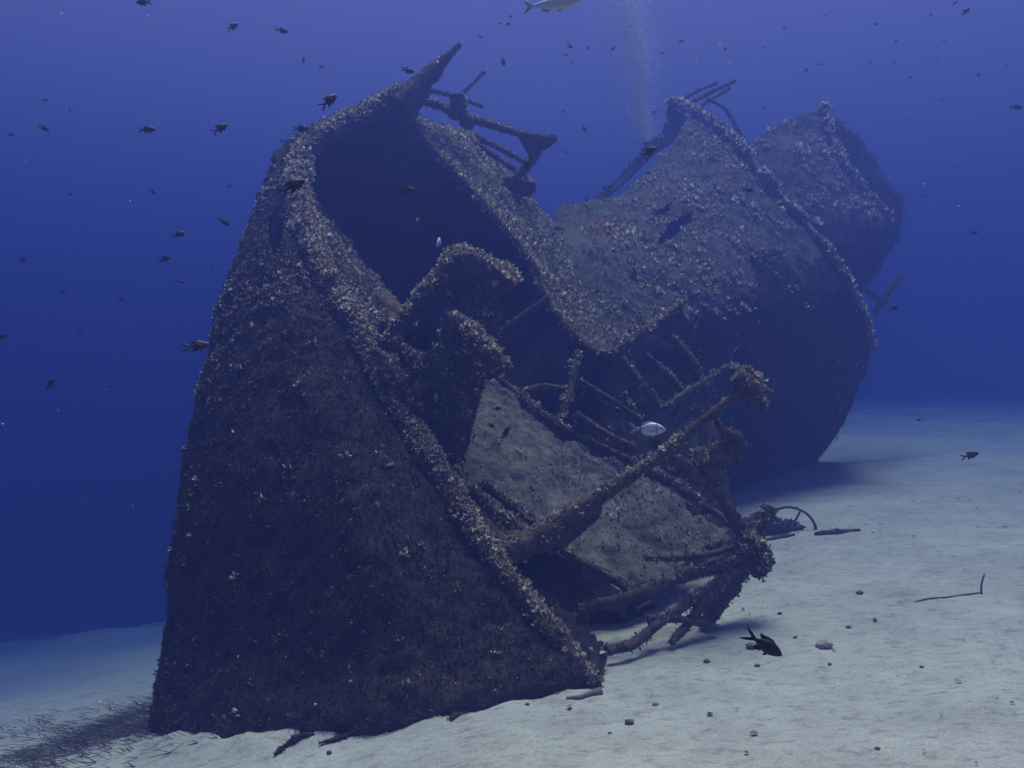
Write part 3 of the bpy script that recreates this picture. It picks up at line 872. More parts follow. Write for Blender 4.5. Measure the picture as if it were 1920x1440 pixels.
def ribs():
    for k, (pts, r, pl) in enumerate((
            ([P(1086, 712, 9.1), P(1150, 752, 9.0), P(1205, 788, 8.9)], 0.028, 150),
            ([P(1165, 672, 9.3), P(1200, 715, 9.2), P(1240, 765, 9.1)], 0.04, 200),
            ([P(1205, 660, 9.6), P(1240, 690, 9.5), P(1285, 738, 9.4)], 0.035, 120),
            ([P(1250, 625, 9.9), P(1285, 660, 9.8), P(1315, 712, 9.7)], 0.05, 120),
            ([P(1080, 775, 8.8), P(1140, 815, 8.7), P(1190, 840, 8.6)], 0.035, 200),
            ([P(1085, 660, 9.35), P(1070, 730, 9.1), P(1040, 810, 8.8)], 0.045, 300),
            ([P(1245, 765, 9.2), P(1310, 722, 9.4), P(1368, 686, 9.6)], 0.03, 350))):
        tb("rib", pts, r, 90 + k, pale=pl, grey=300, res=0.04)
    tb("torn_edge", [P(1142, 668, 9.3), P(1180, 638, 9.5), P(1215, 618, 9.7), P(1250, 590, 9.9), P(1285, 562, 10.2)], [0.05, 0.045, 0.05, 0.04, 0.03], 98, pale=500)
    tb("rib", [P(985, 735, 9.2), P(1020, 725, 9.2), P(1060, 730, 9.1)], 0.04, 99, pale=500)
    # inner plating behind the ribs
    q = Part(100)
    g = grid_from_rows([[P(1050, 585, 10.4), P(1150, 645, 10.12), P(1280, 580, 10.6)], [P(1000, 770, 9.3), P(1120, 800, 9.5), P(1340, 760, 10.3)], [P(1000, 850, 8.9), P(1140, 920, 8.75), P(1390, 1060, 8.5)]], 0.06)
    q.shell(g, thick=0.05, amp=0.06, scale=3)
    q.tufts(150, size=0.05, leaves=4, mat=TURF, patch=0.4); q.tufts(25, size=0.05, leaves=7, mat=PALE, patch=0.5)
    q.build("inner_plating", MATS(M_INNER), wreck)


ribs()

# ================================================================== the far half of the wreck
far = thing("broken_hull", (4.0, 14.0, -1.4), "far rounded hull of the broken wreck, with a hole in its silted upper side", "shipwreck")


def far_hull():
    pt = Part(111)
    N_ = [P(1040, 394, 12.9), P(1030, 440, 12.0), P(1040, 500, 11.3), P(1065, 570, 10.75), P(1110, 640, 10.2), P(1145, 672, 10.05), P(1200, 725, 10.7), P(1300, 830, 12.3), P(1330, 960, 13.4)]
    Mi = [P(1196, 340, 14.8), P(1222, 372, 13.8), P(1255, 418, 13.0), P(1300, 475, 12.4), P(1350, 550, 12.1), P(1385, 610, 12.2), P(1418, 715, 13.2), P(1436, 840, 14.9), P(1440, 955, 15.8)]
    Fr = [P(1298, 212, 17.0), P(1342, 240, 16.4), P(1395, 292, 15.7), P(1470, 382, 15.0), P(1542, 465, 14.6), P(1600, 560, 14.4), P(1634, 655, 15.3), P(1585, 785, 17.0), P(1505, 905, 18.0)]
    rows = [N_, Mi, Fr]
    rr = np.array([spline_idx(r, 120) for r in rows])
    g = np.stack([spline_idx([rr[i, j] for i in range(3)], 120) for j in range(120)], 0)

    def keep(c):
        px, py = PX(c)
        def ell(x0, y0, a, b, ang):
            t = R(ang); dx, dy = px - x0, -(py - y0)
            u = (dx * math.cos(t) + dy * math.sin(t)) / a; v = (-dx * math.sin(t) + dy * math.cos(t)) / b
            return u * u + v * v < 1 + (fbm(c, 4, 3, 5) - 0.5) * 1.2
        return ~(ell(1270, 422, 44, 13, 42) | ell(1240, 395, 22, 7, 30))
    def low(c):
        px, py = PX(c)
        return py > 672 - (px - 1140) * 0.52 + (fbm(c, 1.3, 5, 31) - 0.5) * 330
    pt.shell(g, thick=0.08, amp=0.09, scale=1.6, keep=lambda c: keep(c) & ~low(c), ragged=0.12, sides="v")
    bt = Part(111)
    bt.shell(g, thick=0.08, amp=0.09, scale=1.6, keep=lambda c: keep(c) & low(c))  # turf cover, with the shade under the turn put into its darker colour
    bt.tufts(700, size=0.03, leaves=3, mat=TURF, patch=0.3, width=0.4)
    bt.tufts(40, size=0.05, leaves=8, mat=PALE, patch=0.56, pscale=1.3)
    bt.build("shaded_hull_bottom", MATS(M_HULL), far)
    pt.tufts(800, size=0.02, leaves=4, mat=GREY, patch=0.44, pscale=1.6, up_only=0.9)
    pt.tufts(110, size=0.05, leaves=9, mat=PALE, patch=0.52, pscale=1.1, up_only=0.9)
    pt.tufts(300, size=0.022, leaves=4, mat=TURF, patch=0.55)
    pt.build("hull_plating", MATS(M_FAR), far)
    tb("frame_edge", [p + np.array([0.0, -0.06, 0.03]) for p in Fr[:7]], [0.06, 0.07, 0.07, 0.06, 0.05, 0.045, 0.04], 112, pale=900, size=0.10, parent=far, res=0.06, base=M_PALEPLATE, turf=40)
    # closed far side of this section
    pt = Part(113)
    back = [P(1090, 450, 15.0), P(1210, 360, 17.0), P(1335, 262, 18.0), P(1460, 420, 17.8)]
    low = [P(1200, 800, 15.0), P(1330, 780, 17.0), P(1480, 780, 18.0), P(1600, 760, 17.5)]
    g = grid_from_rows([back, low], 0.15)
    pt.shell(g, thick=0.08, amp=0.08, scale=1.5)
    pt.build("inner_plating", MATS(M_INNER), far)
    # dark strake standing up along the far edge, and the broken rails on the top
    pt = Part(114)
    g = grid_from_rows([[P(1100, 396, 14.6), P(1180, 332, 16.0), P(1240, 278, 17.0), P(1312, 236, 17.3)], [P(1088, 386, 14.8), P(1168, 316, 16.2), P(1226, 250, 17.2), P(1256, 194, 17.6)]], 0.08)
    pt.shell(g, thick=0.06, amp=0.06, scale=2, ragged=0.12, sides="V"); pt.tufts(120, size=0.07, leaves=4, mat=TURF, patch=0.4)
    pt.build("strake", MATS(M_INNER), far)
    tb("frame_edge", [P(1254, 192, 17.6), P(1275, 196, 17.4), P(1300, 208, 17.1)], [0.06, 0.08, 0.07], 125, pale=600, size=0.09, parent=far, res=0.06, base=M_PALEPLATE, turf=40)
    for k, (pts, r) in enumerate((([P(1290, 195, 18.0), P(1335, 172, 18.2), P(1378, 152, 18.4)], 0.035), ([P(1308, 202, 17.6), P(1340, 182, 17.8), P(1368, 166, 18.0)], 0.03),
                                  ([P(1262, 198, 18.4), P(1300, 175, 18.6), P(1345, 155, 18.8)], 0.03), ([P(1325, 185, 17.6), P(1360, 205, 17.6), P(1385, 245, 17.4), P(1412, 285, 17.2)], 0.035))):
        tb("broken_rail", pts, r, 120 + k, pale=60, size=0.05, parent=far, res=0.07)
    # next section, set back
    pt = Part(115)
    A = [P(1385, 282, 18.4), P(1440, 350, 17.4), P(1520, 450, 16.6), P(1570, 540, 16.3), P(1600, 640, 16.6)]
    B = [P(1541, 204, 19.6), P(1556, 258, 19.0), P(1577, 306, 18.5), P(1608, 350, 18.1), P(1662, 412, 17.7), P(1640, 480, 18.2), P(1600, 545, 18.8)]
    A = list(spline_idx(A, 7))
    Mi = [(a + b) / 2 + np.array([0, -0.15, 0.1]) for a, b in zip(A, B)]
    g = grid_from_rows([spline_idx(A, 60), spline_idx(Mi, 60), spline_idx(B, 60)], 0.09, by_index=True)
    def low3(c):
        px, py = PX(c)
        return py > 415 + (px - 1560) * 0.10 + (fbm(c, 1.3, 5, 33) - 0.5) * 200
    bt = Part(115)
    bt.shell(g, thick=0.1, amp=0.1, scale=1.6, keep=low3)  # shade of the aft underside painted in with the dark turf
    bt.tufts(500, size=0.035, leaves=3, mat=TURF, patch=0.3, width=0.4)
    bt.build("shaded_aft_bottom", MATS(M_HULL), far)
    pt.shell(g, thick=0.1, amp=0.1, scale=1.6, keep=lambda c: ~low3(c), ragged=0.12, sides="V")
    pt.tufts(500, size=0.028, leaves=4, mat=GREY, patch=0.46, pscale=1.6, up_only=0.9)
    pt.tufts(70, size=0.07, leaves=9, mat=PALE, patch=0.52, pscale=1.2, up_only=0.9)
    pt.build("aft_plating", MATS(M_FAR), far)
    tb("frame_edge", [p + np.array([0.02, -0.05, 0.03]) for p in B[:5]], [0.07, 0.07, 0.065, 0.06, 0.06], 116, pale=900, size=0.11, parent=far, res=0.06, base=M_PALEPLATE, turf=40)
    pt = Part(117)
    C_ = [P(1546, 206, 20.2), P(1606, 262, 20.5), P(1650, 312, 20.4), P(1675, 356, 20.0), P(1690, 394, 19.4), P(1668, 470, 19.4), P(1615, 540, 19.4)]
    g = grid_from_rows([spline_idx([p + np.array([0.03, 0.25, -0.05]) for p in B], 40), spline_idx(C_, 40)], 0.10, by_index=True)
    pt.shell(g, thick=0.08, amp=0.08, scale=2)
    pt.tufts(300, size=0.09, leaves=8, mat=TURF, patch=0.4, width=0.12, spread=0.6, up=0.1)
    pt.build("end_plating", MATS(M_INNER), far)
    tb("broken_rail", [P(1640, 585, 17.0), P(1665, 550, 17.2), P(1690, 515, 17.4)], 0.06, 118, pale=0, parent=far, res=0.07)
    tb("broken_rail", [P(1590, 500, 17.0), P(1625, 545, 17.0), P(1662, 568, 17.0)], 0.05, 119, pale=30, parent=far, res=0.07)


far_hull()

# ================================================================== fish
def fish_mesh(name, prof, tail, fins, mats, eye=None):
    """prof: rows of x, upper half height, lower half height, half width; fins and tail are thin bevelled outlines in the x-z plane"""
    pt = Part(3)
    pr = spline(prof, 26)
    seg = 14
    th = np.linspace(0, 2 * np.pi, seg, endpoint=False)
    rows = []
    for x, u, l, wd in pr:
        z = np.where(np.sin(th) > 0, np.sin(th) * u, np.sin(th) * l)
        rows.append(np.stack([np.full(seg, x), np.sign(np.cos(th)) * np.abs(np.cos(th)) ** 0.9 * wd, z], 1))
    v = np.concatenate(rows + [np.array([[pr[0, 0] + 0.004, 0, 0], [pr[-1, 0], 0, 0]])])
    n = len(pr)
    i, j = np.meshgrid(np.arange(n - 1), np.arange(seg), indexing="ij")
    a = (i * seg + j).ravel(); b = (i * seg + (j + 1) % seg).ravel()
    pt.add(v, np.stack([a, b, b + seg, a + seg], 1), 0)
    cap = [(n * seg, (k + 1) % seg, k) for k in range(seg)] + [(n * seg + 1, (n - 1) * seg + k, (n - 1) * seg + (k + 1) % seg) for k in range(seg)]
    pt.add(v, np.array(cap), 0)
    for out in tail + fins:
        o = np.array([(q[0], q[1], q[2] if len(q) > 2 else 0.0) for q in out], float)
        k = len(o)
        L = np.stack([o[:, 0], o[:, 2] + 0.006, o[:, 1]], 1); Rr = np.stack([o[:, 0], o[:, 2] - 0.006, o[:, 1]], 1)
        c1 = L.mean(0); c2 = Rr.mean(0)
        vv = np.concatenate([L, Rr, [c1], [c2]])
        f = [(q, (q + 1) % k, 2 * k) for q in range(k)] + [(k + (q + 1) % k, k + q, 2 * k + 1) for q in range(k)]
        f2 = [((q + 1) % k, q, k + q) for q in range(k)] + [((q + 1) % k, k + q, k + (q + 1) % k) for q in range(k)]
        pt.add(vv, np.array(f + f2), 1)
    return pt


M_DFISH = mat_plain("dark_fish_skin", (0.020, 0.015, 0.010), 0.5, 0.3)
M_BFISH = mat_plain("brown_fish_skin", (0.045, 0.034, 0.020), 0.5, 0.3)
M_FIN = mat_plain("dark_fin", (0.010, 0.008, 0.007), 0.6, 0.2)
M_EYE = mat_plain("fish_eye", (0.004, 0.004, 0.005), 0.15, 0.6)


def mat_silver():
    m = bpy.data.materials.new("silver_fish_skin"); m.use_nodes = True
    t = m.node_tree; bs = t.nodes["Principled BSDF"]; bs.inputs["Roughness"].default_value = 0.42; bs.inputs["Metallic"].default_value = 0.25
    co = nd(t, "ShaderNodeTexCoord"); sp = nd(t, "ShaderNodeSeparateXYZ")
    t.links.new(co.outputs["Object"], sp.inputs[0])
    r = nd(t, "ShaderNodeValToRGB"); e = r.color_ramp.elements
    mp = nd(t, "ShaderNodeMapRange"); mp.inputs["From Min"].default_value = -0.5; mp.inputs["From Max"].default_value = 0.5
    t.links.new(sp.outputs["X"], mp.inputs["Value"])
    e[0].position = 0.0; e[0].color = (0.5, 0.52, 0.55, 1); e[1].position = 1.0; e[1].color = (0.50, 0.52, 0.56, 1)
    for p_, c in ((0.24, 0.55), (0.265, 0.10), (0.30, 0.10), (0.33, 0.6), (0.70, 0.62), (0.735, 0.30), (0.765, 0.30), (0.80, 0.62)):
        q = e.new(p_); q.color = (c * 0.97, c, c * 1.05, 1)
    t.links.new(mp.outputs[0], r.inputs[0])
    n1 = nd(t, "ShaderNodeTexVoronoi", Scale=55.0); t.links.new(co.outputs["Object"], n1.inputs["Vector"])
    b = nd(t, "ShaderNodeBump", Strength=0.25, Distance=0.01); t.links.new(n1.outputs["Distance"], b.inputs["Height"]); t.links.new(b.outputs[0], bs.inputs["Normal"])
    t.links.new(r.outputs[0], bs.inputs["Base Color"])
    return m


M_SILVER = mat_silver()
M_PALEFISH = mat_plain("pale_fish_skin", (0.55, 0.54, 0.52), 0.4, 0.5)
M_PALEFIN = mat_plain("grey_fin", (0.30, 0.31, 0.33), 0.5, 0.3)

CHROMIS = fish_mesh("fish", [(0.5, 0.015, 0.015, 0.012), (0.46, 0.055, 0.05, 0.035), (0.38, 0.11, 0.10, 0.06), (0.24, 0.165, 0.155, 0.078), (0.08, 0.165, 0.16, 0.075), (-0.06, 0.11, 0.11, 0.05), (-0.16, 0.05, 0.05, 0.022), (-0.23, 0.042, 0.042, 0.012)],
    [[(-0.20, 0.04), (-0.28, 0.085), (-0.40, 0.14), (-0.52, 0.175), (-0.46, 0.11), (-0.36, 0.045), (-0.29, 0.0), (-0.22, 0.0)],
     [(-0.22, 0.0), (-0.29, 0.0), (-0.36, -0.045), (-0.46, -0.11), (-0.52, -0.175), (-0.40, -0.14), (-0.28, -0.085), (-0.20, -0.04)]],
    [[(0.26, 0.14), (0.20, 0.20), (0.06, 0.215), (-0.06, 0.19), (-0.17, 0.21), (-0.13, 0.12), (-0.06, 0.09), (0.10, 0.13)],
     [(0.06, -0.13), (0.0, -0.185), (-0.10, -0.20), (-0.16, -0.19), (-0.12, -0.10), (-0.05, -0.08)],
     [(0.22, -0.13), (0.18, -0.20), (0.10, -0.235), (0.13, -0.16), (0.16, -0.13)],
     [(0.24, -0.01, 0.075), (0.12, 0.02, 0.11), (0.06, -0.03, 0.12), (0.12, -0.07, 0.10)],
     [(0.24, -0.01, -0.075), (0.12, 0.02, -0.11), (0.06, -0.03, -0.12), (0.12, -0.07, -0.10)]], None)
BREAM = fish_mesh("bream", [(0.5, 0.02, 0.02, 0.012), (0.45, 0.07, 0.05, 0.035), (0.36, 0.135, 0.10, 0.06), (0.20, 0.195, 0.165, 0.075), (0.02, 0.185, 0.175, 0.072), (-0.14, 0.115, 0.12, 0.05), (-0.25, 0.05, 0.05, 0.022), (-0.32, 0.036, 0.036, 0.012)],
    [[(-0.30, 0.034), (-0.36, 0.07), (-0.44, 0.13), (-0.51, 0.17), (-0.46, 0.07), (-0.40, 0.0), (-0.31, 0.0)],
     [(-0.31, 0.0), (-0.40, 0.0), (-0.46, -0.07), (-0.51, -0.17), (-0.44, -0.13), (-0.36, -0.07), (-0.30, -0.034)]],
    [[(0.24, 0.18), (0.14, 0.225), (0.0, 0.225), (-0.12, 0.18), (-0.20, 0.12), (-0.16, 0.08), (0.05, 0.16)],
     [(0.0, -0.16), (-0.06, -0.20), (-0.18, -0.14), (-0.20, -0.08), (-0.08, -0.12)],
     [(0.22, -0.15), (0.14, -0.215), (0.08, -0.20), (0.12, -0.15)],
     [(0.24, -0.02, 0.07), (0.10, 0.0, 0.10), (0.04, -0.06, 0.105), (0.16, -0.07, 0.09)],
     [(0.24, -0.02, -0.07), (0.10, 0.0, -0.10), (0.04, -0.06, -0.105), (0.16, -0.07, -0.09)]], None)
BOGUE = fish_mesh("bogue", [(0.5, 0.015, 0.015, 0.012), (0.45, 0.05, 0.04, 0.03), (0.36, 0.085, 0.075, 0.05), (0.18, 0.115, 0.115, 0.065), (0.0, 0.105, 0.115, 0.06), (-0.18, 0.065, 0.075, 0.04), (-0.30, 0.03, 0.03, 0.018), (-0.36, 0.026, 0.026, 0.01)],
    [[(-0.34, 0.024), (-0.40, 0.06), (-0.51, 0.14), (-0.47, 0.05), (-0.42, 0.0), (-0.35, 0.0)], [(-0.35, 0.0), (-0.42, 0.0), (-0.47, -0.05), (-0.51, -0.14), (-0.40, -0.06), (-0.34, -0.024)]],
    [[(0.20, 0.10), (0.12, 0.16), (0.0, 0.15), (-0.16, 0.10), (-0.14, 0.05), (0.05, 0.09)], [(-0.05, -0.10), (-0.10, -0.14), (-0.20, -0.09), (-0.18, -0.05)], [(0.18, -0.10), (0.12, -0.15), (0.07, -0.11)]], None)


def eye_part(r):
    q = Part(4)
    q.lump((0, 0, 0), (r, r * 0.45, r), amp=0.0, n=8)
    return q


def make_fish(src, mats, name, eye, er):
    b = src.build(name, mats)
    for sgn in (1, -1):
        e = eye_part(er).build("eye", [M_EYE])
        e.parent = b
        e.location = (eye[0], sgn * eye[2], eye[1])
    return b


def pose(o, p, L, ang, yaw=0.0, roll=0.0):
    a, y = R(ang), R(yaw)
    f = Vector((math.cos(a) * math.cos(y), math.sin(y), math.sin(a) * math.cos(y)))
    up = Vector((0, 0, 1)) if abs(f.z) < 0.93 else Vector((-1 if f.z > 0 else 1, 0, 0.2))
    up = (up - f * up.dot(f)).normalized()
    s_ = up.cross(f)
    m = Matrix((f, s_, up)).transposed().to_4x4() @ Matrix.Rotation(R(roll), 4, "X")
    o.rotation_euler = m.to_euler()
    o.location = Vector(p)
    o.scale = (L, L, L)


def dup(o, deep=True):
    c = o.copy(); sc.collection.objects.link(c)
    if deep:
        for ch in o.children:
            k = ch.copy(); sc.collection.objects.link(k); k.parent = c
    return c


proto = make_fish(CHROMIS, [M_DFISH, M_FIN], "damselfish", (0.40, 0.035, 0.052), 0.022)
proto_b = make_fish(CHROMIS, [M_BFISH, M_DFISH], "damselfish", (0.40, 0.035, 0.052), 0.022)
# pixel x, y, length in pixels, heading in degrees (0 right, 90 up), turn towards or away from us, farthest distance, label
FISH = [
 (1430, 1207, 78, -30, 12, 9, "largest dark damselfish diving over the bare sand at lower right"),
 (548, 350, 52, 36, -20, 9, "large dark damselfish crossing the pale upper gunwale of the near wreck"),
 (368, 649, 48, 8, -15, 6, "long brown damselfish level beside the middle of the hull's edge, in blue water"),
 (385, 714, 34, -30, 20, 6, "dark damselfish nosing down just below the long brown one beside the hull"),
 (1098, 1155, 46, 135, 20, 5.5, "dark damselfish with pale back in front of the black pocket at the wreck's low corner"),
 (762, 357, 34, 2, 15, 9, "dark damselfish with its fins spread in the mouth of the dark hold"),
 (616, 190, 40, 48, -25, 12, "damselfish climbing steeply left of the wreck's topmost spar"),
 (412, 241, 33, 42, -25, 12, "damselfish climbing in open water, third in a row of four at upper left"),
 (275, 243, 31, 8, 15, 12, "damselfish swimming level, second in a row of four at upper left"),
 (82, 240, 22, -25, 15, 12, "small damselfish tilted down, first in a row of four at upper left"),
 (563, 241, 30, -4, 10, 12, "slim damselfish just outside the bend of the upper gunwale"),
 (270, 4, 32, 178, 10, 8, "reddish dark fish cut by the top edge of the picture at upper left"),
 (436, 50, 24, 50, -35, 9, "plump damselfish climbing high in the water, left of another at the same height"),
 (528, 57, 25, -8, 15, 9, "damselfish swimming level high above the bend of the gunwale"),
 (569, 112, 13, -100, 10, 12, "tiny fish hanging upright left of the topmost spar"),
 (602, 125, 12, 5, 10, 12, "tiny level fish just right of the upright one beside the spar"),
 (764, 132, 25, -5, 30, 12, "damselfish with spiky spread fins just left of the topmost spar"),
 (85, 188, 13, 20, 15, 14, "faint tiny fish above the first fish of the upper left row"),
 (131, 207, 13, 75, 25, 14, "faint upright fish above the upper left row"),
 (20, 253, 15, 30, 20, 14, "faint fish close to the left edge at upper left"),
 (528, 264, 14, -50, 20, 14, "faint small fish below the slim one at the gunwale's bend"),
 (511, 355, 18, -15, 20, 8.4, "small grey fish just left of the large dark one on the gunwale"),
 (430, 349, 10, 60, 50, 12, "tiny dark fish alone left of the hull's upper bend"),
 (286, 360, 17, -32, 15, 12, "small fish diving alone below the row of four"),
 (131, 363, 16, -30, 15, 14, "faint fish diving below the first of the upper left row"),
 (419, 415, 25, -35, 20, 9, "damselfish with forked tail high, diving beside the hull's upper edge"),
 (334, 439, 27, 12, 15, 12, "damselfish heading up gently, upper of two near the hull's left side"),
 (308, 486, 26, 15, 15, 12, "dark damselfish heading up gently, lower of two near the hull's left side"),
 (42, 487, 20, 15, 20, 14, "dark fish alone near the left edge at mid height"),
 (399, 500, 10, -50, 20, 9, "tiny speck of a fish close to the hull's left edge"),
 (337, 527, 17, -20, 35, 12, "pale brown damselfish below the two near the hull's left side"),
 (118, 548, 15, -18, 30, 14, "small brown fish in open water at far left, above the middle"),
 (226, 560, 17, -20, 10, 14, "slim dark fish diving gently in open water at left"),
 (150, 625, 12, 50, 45, 14, "small round dark fish alone in the water at far left"),
 (2, 632, 26, 18, 10, 12, "brown fish cut by the left edge of the picture"),
 (93, 721, 29, 38, 15, 12, "dark damselfish climbing, lowest fish in the open water at left"),
 (497, 793, 18, 5, 20, 6.2, "dark fish against the dark weedy hull plating"),
 (957, 31, 11, 45, 20, 12, "tiny fish left of the silver fish, uppermost of three"),
 (952, 45, 12, 10, 20, 12, "tiny fish left of the silver fish, lower right of three"),
 (937, 44, 8, -10, 20, 14, "tiniest fish left of the silver fish, left one of three"),
 (900, 69, 11, -10, 20, 12, "tiny fish right above the tip of the topmost spar"),
 (943, 115, 18, -72, 10, 12, "slim fish hanging upright to the right of the topmost spar"),
 (905, 137, 15, -5, 15, 12, "small dark fish level just right of the topmost spar"),
 (1068, 86, 15, -45, 25, 12, "small fish diving in open water between the spar and the bubbles"),
 (1103, 89, 10, -60, 15, 14, "tiny faint fish left of the bubble column, beside a diving one"),
 (1060, 103, 9, 5, 15, 15, "faint level speck of a fish below the diving one between spar and bubbles"),
 (1071, 117, 8, 0, 15, 15, "faintest speck of a fish between the spar and the bubbles"),
 (1183, 50, 14, 8, 15, 12, "small dark fish in front of the top of the bubble column"),
 (1149, 91, 16, 55, 20, 12, "reddish brown fish climbing at the left side of the bubble column"),
 (1242, 99, 10, 20, 15, 14, "tiny fish just right of the bubble column"),
 (1276, 77, 12, 10, 15, 14, "tiny fish farther right of the bubble column, higher than the next"),
 (1055, 209, 9, 40, 15, 15, "tiny fish above the right end of the upper rail"),
 (1095, 240, 17, -72, 10, 12, "slim dark fish hanging head down right of the upper rail"),
 (1225, 211, 15, 35, 20, 12, "small dark fish at the foot of the bubble column"),
 (1216, 285, 34, 25, 15, 12, "olive brown damselfish in the blue gap above the far hull"),
 (1215, 324, 15, -8, 15, 12, "small dark fish below the olive brown one above the far hull"),
 (1060, 285, 9, -20, 15, 14, "faint tiny fish right of the bracket at the upper rail's end"),
 (990, 303, 30, -115, 20, 10, "dark damselfish diving with forked tail up in front of the brace"),
 (758, 310, 24, -120, 60, 9.5, "thin grey fish diving in the upper part of the dark hold"),
 (785, 413, 22, -110, 60, 9.5, "thin fish with a pale edge diving deep in the dark hold"),
 (1045, 428, 18, -8, 15, 10.5, "small fish where the two halves of the wreck meet"),
 (1353, 260, 12, 50, 15, 13, "tiny dark fish over the top of the far hull"),
 (1402, 356, 24, 2, 15, 11, "dark fish level over the bright seam of the far hull"),
 (1430, 202, 9, 5, 15, 16, "tiny fish in the gap between the two far sections"),
 (1511, 132, 13, 35, 15, 14, "small fish climbing above the farthest section, lower left of a pair"),
 (1535, 120, 9, 0, 30, 16, "tiny fish above the farthest section, upper right of a pair"),
 (1810, 22, 23, 42, 5, 12, "slim streak of a fish in the upper right corner"),
 (1790, 6, 14, 40, 5, 12, "short streak of a fish cut near the top edge at upper right"),
 (1905, 201, 20, -20, 30, 10, "blurry dark fish near the right edge at upper right"),
 (1834, 141, 13, 5, 15, 14, "small dark fish at upper right, above and left of the blurry one"),
 (1825, 437, 18, 0, 15, 16, "long faint fish in open water right of the farthest section"),
 (1676, 577, 23, 25, 20, 12, "dark damselfish right of the far hull's lower edge"),
 (1697, 640, 9, 0, 20, 14, "tiny fish below the damselfish right of the far hull"),
 (1722, 787, 10, -15, 15, 12, "tiny reddish fish low over the distant sand"),
 (1818, 854, 28, 25, 35, 9, "plump yellowish edged dark fish above the sand near the right edge"),
 (932, 766, 18, 2, 20, 7.6, "dark fish level over the top corner of the silted deck"),
 (920, 797, 17, -30, 20, 7.4, "small dark fish diving just left of the steep one over the deck"),
 (947, 813, 31, 55, 25, 7.0, "dark damselfish steeply tilted over the silted deck"),
 (888, 820, 14, 65, 20, 7.0, "small dark fish at the left edge of the silted deck"),
 (858, 845, 20, -50, 20, 6.6, "dark fish diving in the shade beside the deck"),
]
used_p = used_b = False
for k, (px, py, ln, ang, yaw, dmax, lab) in enumerate(FISH):
    d = min(0.112 * F / ln * random.uniform(0.92, 1.08), dmax)
    brown = any(w_ in lab for w_ in ("brown", "reddish", "grey", "yellowish"))
    src = proto_b if brown else proto
    if brown and not used_b:
        o = src; used_b = True
    elif not brown and not used_p:
        o = src; used_p = True
    else:
        o = dup(src, deep=ln >= 22)
    yw = yaw * random.choice((-1, 1))
    # the photographed length is the foreshortened one
    pose(o, P(px, py, d), ln / F * d / max(0.6, math.cos(R(yw))), ang, yw, random.uniform(-12, 12))
    tag(o, lab, "fish", "damselfish round the wreck")
# far specks of fish in the open water on the right
for px, py in ((1546, 30), (1430, 90), (1680, 77), (1770, 77), (1706, 146), (1633, 118), (1676, 118), (1765, 187), (1703, 225), (1792, 312), (1904, 330), (1735, 367), (1360, 92), (1470, 52), (1755, 110), (1642, 45), (1887, 122), (1745, 28)):
    ln = random.uniform(7, 11); d = random.uniform(12, 17)
    o = dup(proto, deep=False)
    pose(o, P(px, py, d), ln / F * d, random.choice((30, 35, 20, 5, 40)), random.uniform(-25, 25), 0)
    tag(o, "one of the tiny faint fish scattered far off in the blue at upper right", "fish", "tiny far fish at upper right")

b = make_fish(BREAM, [M_SILVER, M_PALEFIN], "bream", (0.375, 0.045, 0.058), 0.030)
pose(b, P(1215, 805, 5.6), 66 / F * 5.6, -2, -8, 0); tag(b, "silver bream with dark tail band swimming right above the boom", "fish")
b = make_fish(BREAM, [M_SILVER, M_PALEFIN], "bream", (0.375, 0.045, 0.058), 0.030)
pose(b, P(822, 456, 8.2), 0.21, 75, 62, 0); tag(b, "small pale silver bream turned away inside the dark hold", "fish")
b = make_fish(BOGUE, [M_PALEFISH, M_PALEFIN], "silver_fish", (0.42, 0.02, 0.040), 0.022)
pose(b, P(1036, 7, 3.8), 108 / F * 3.8, 3, -8, 0); tag(b, "long pale silver fish cut by the top edge of the picture", "fish")

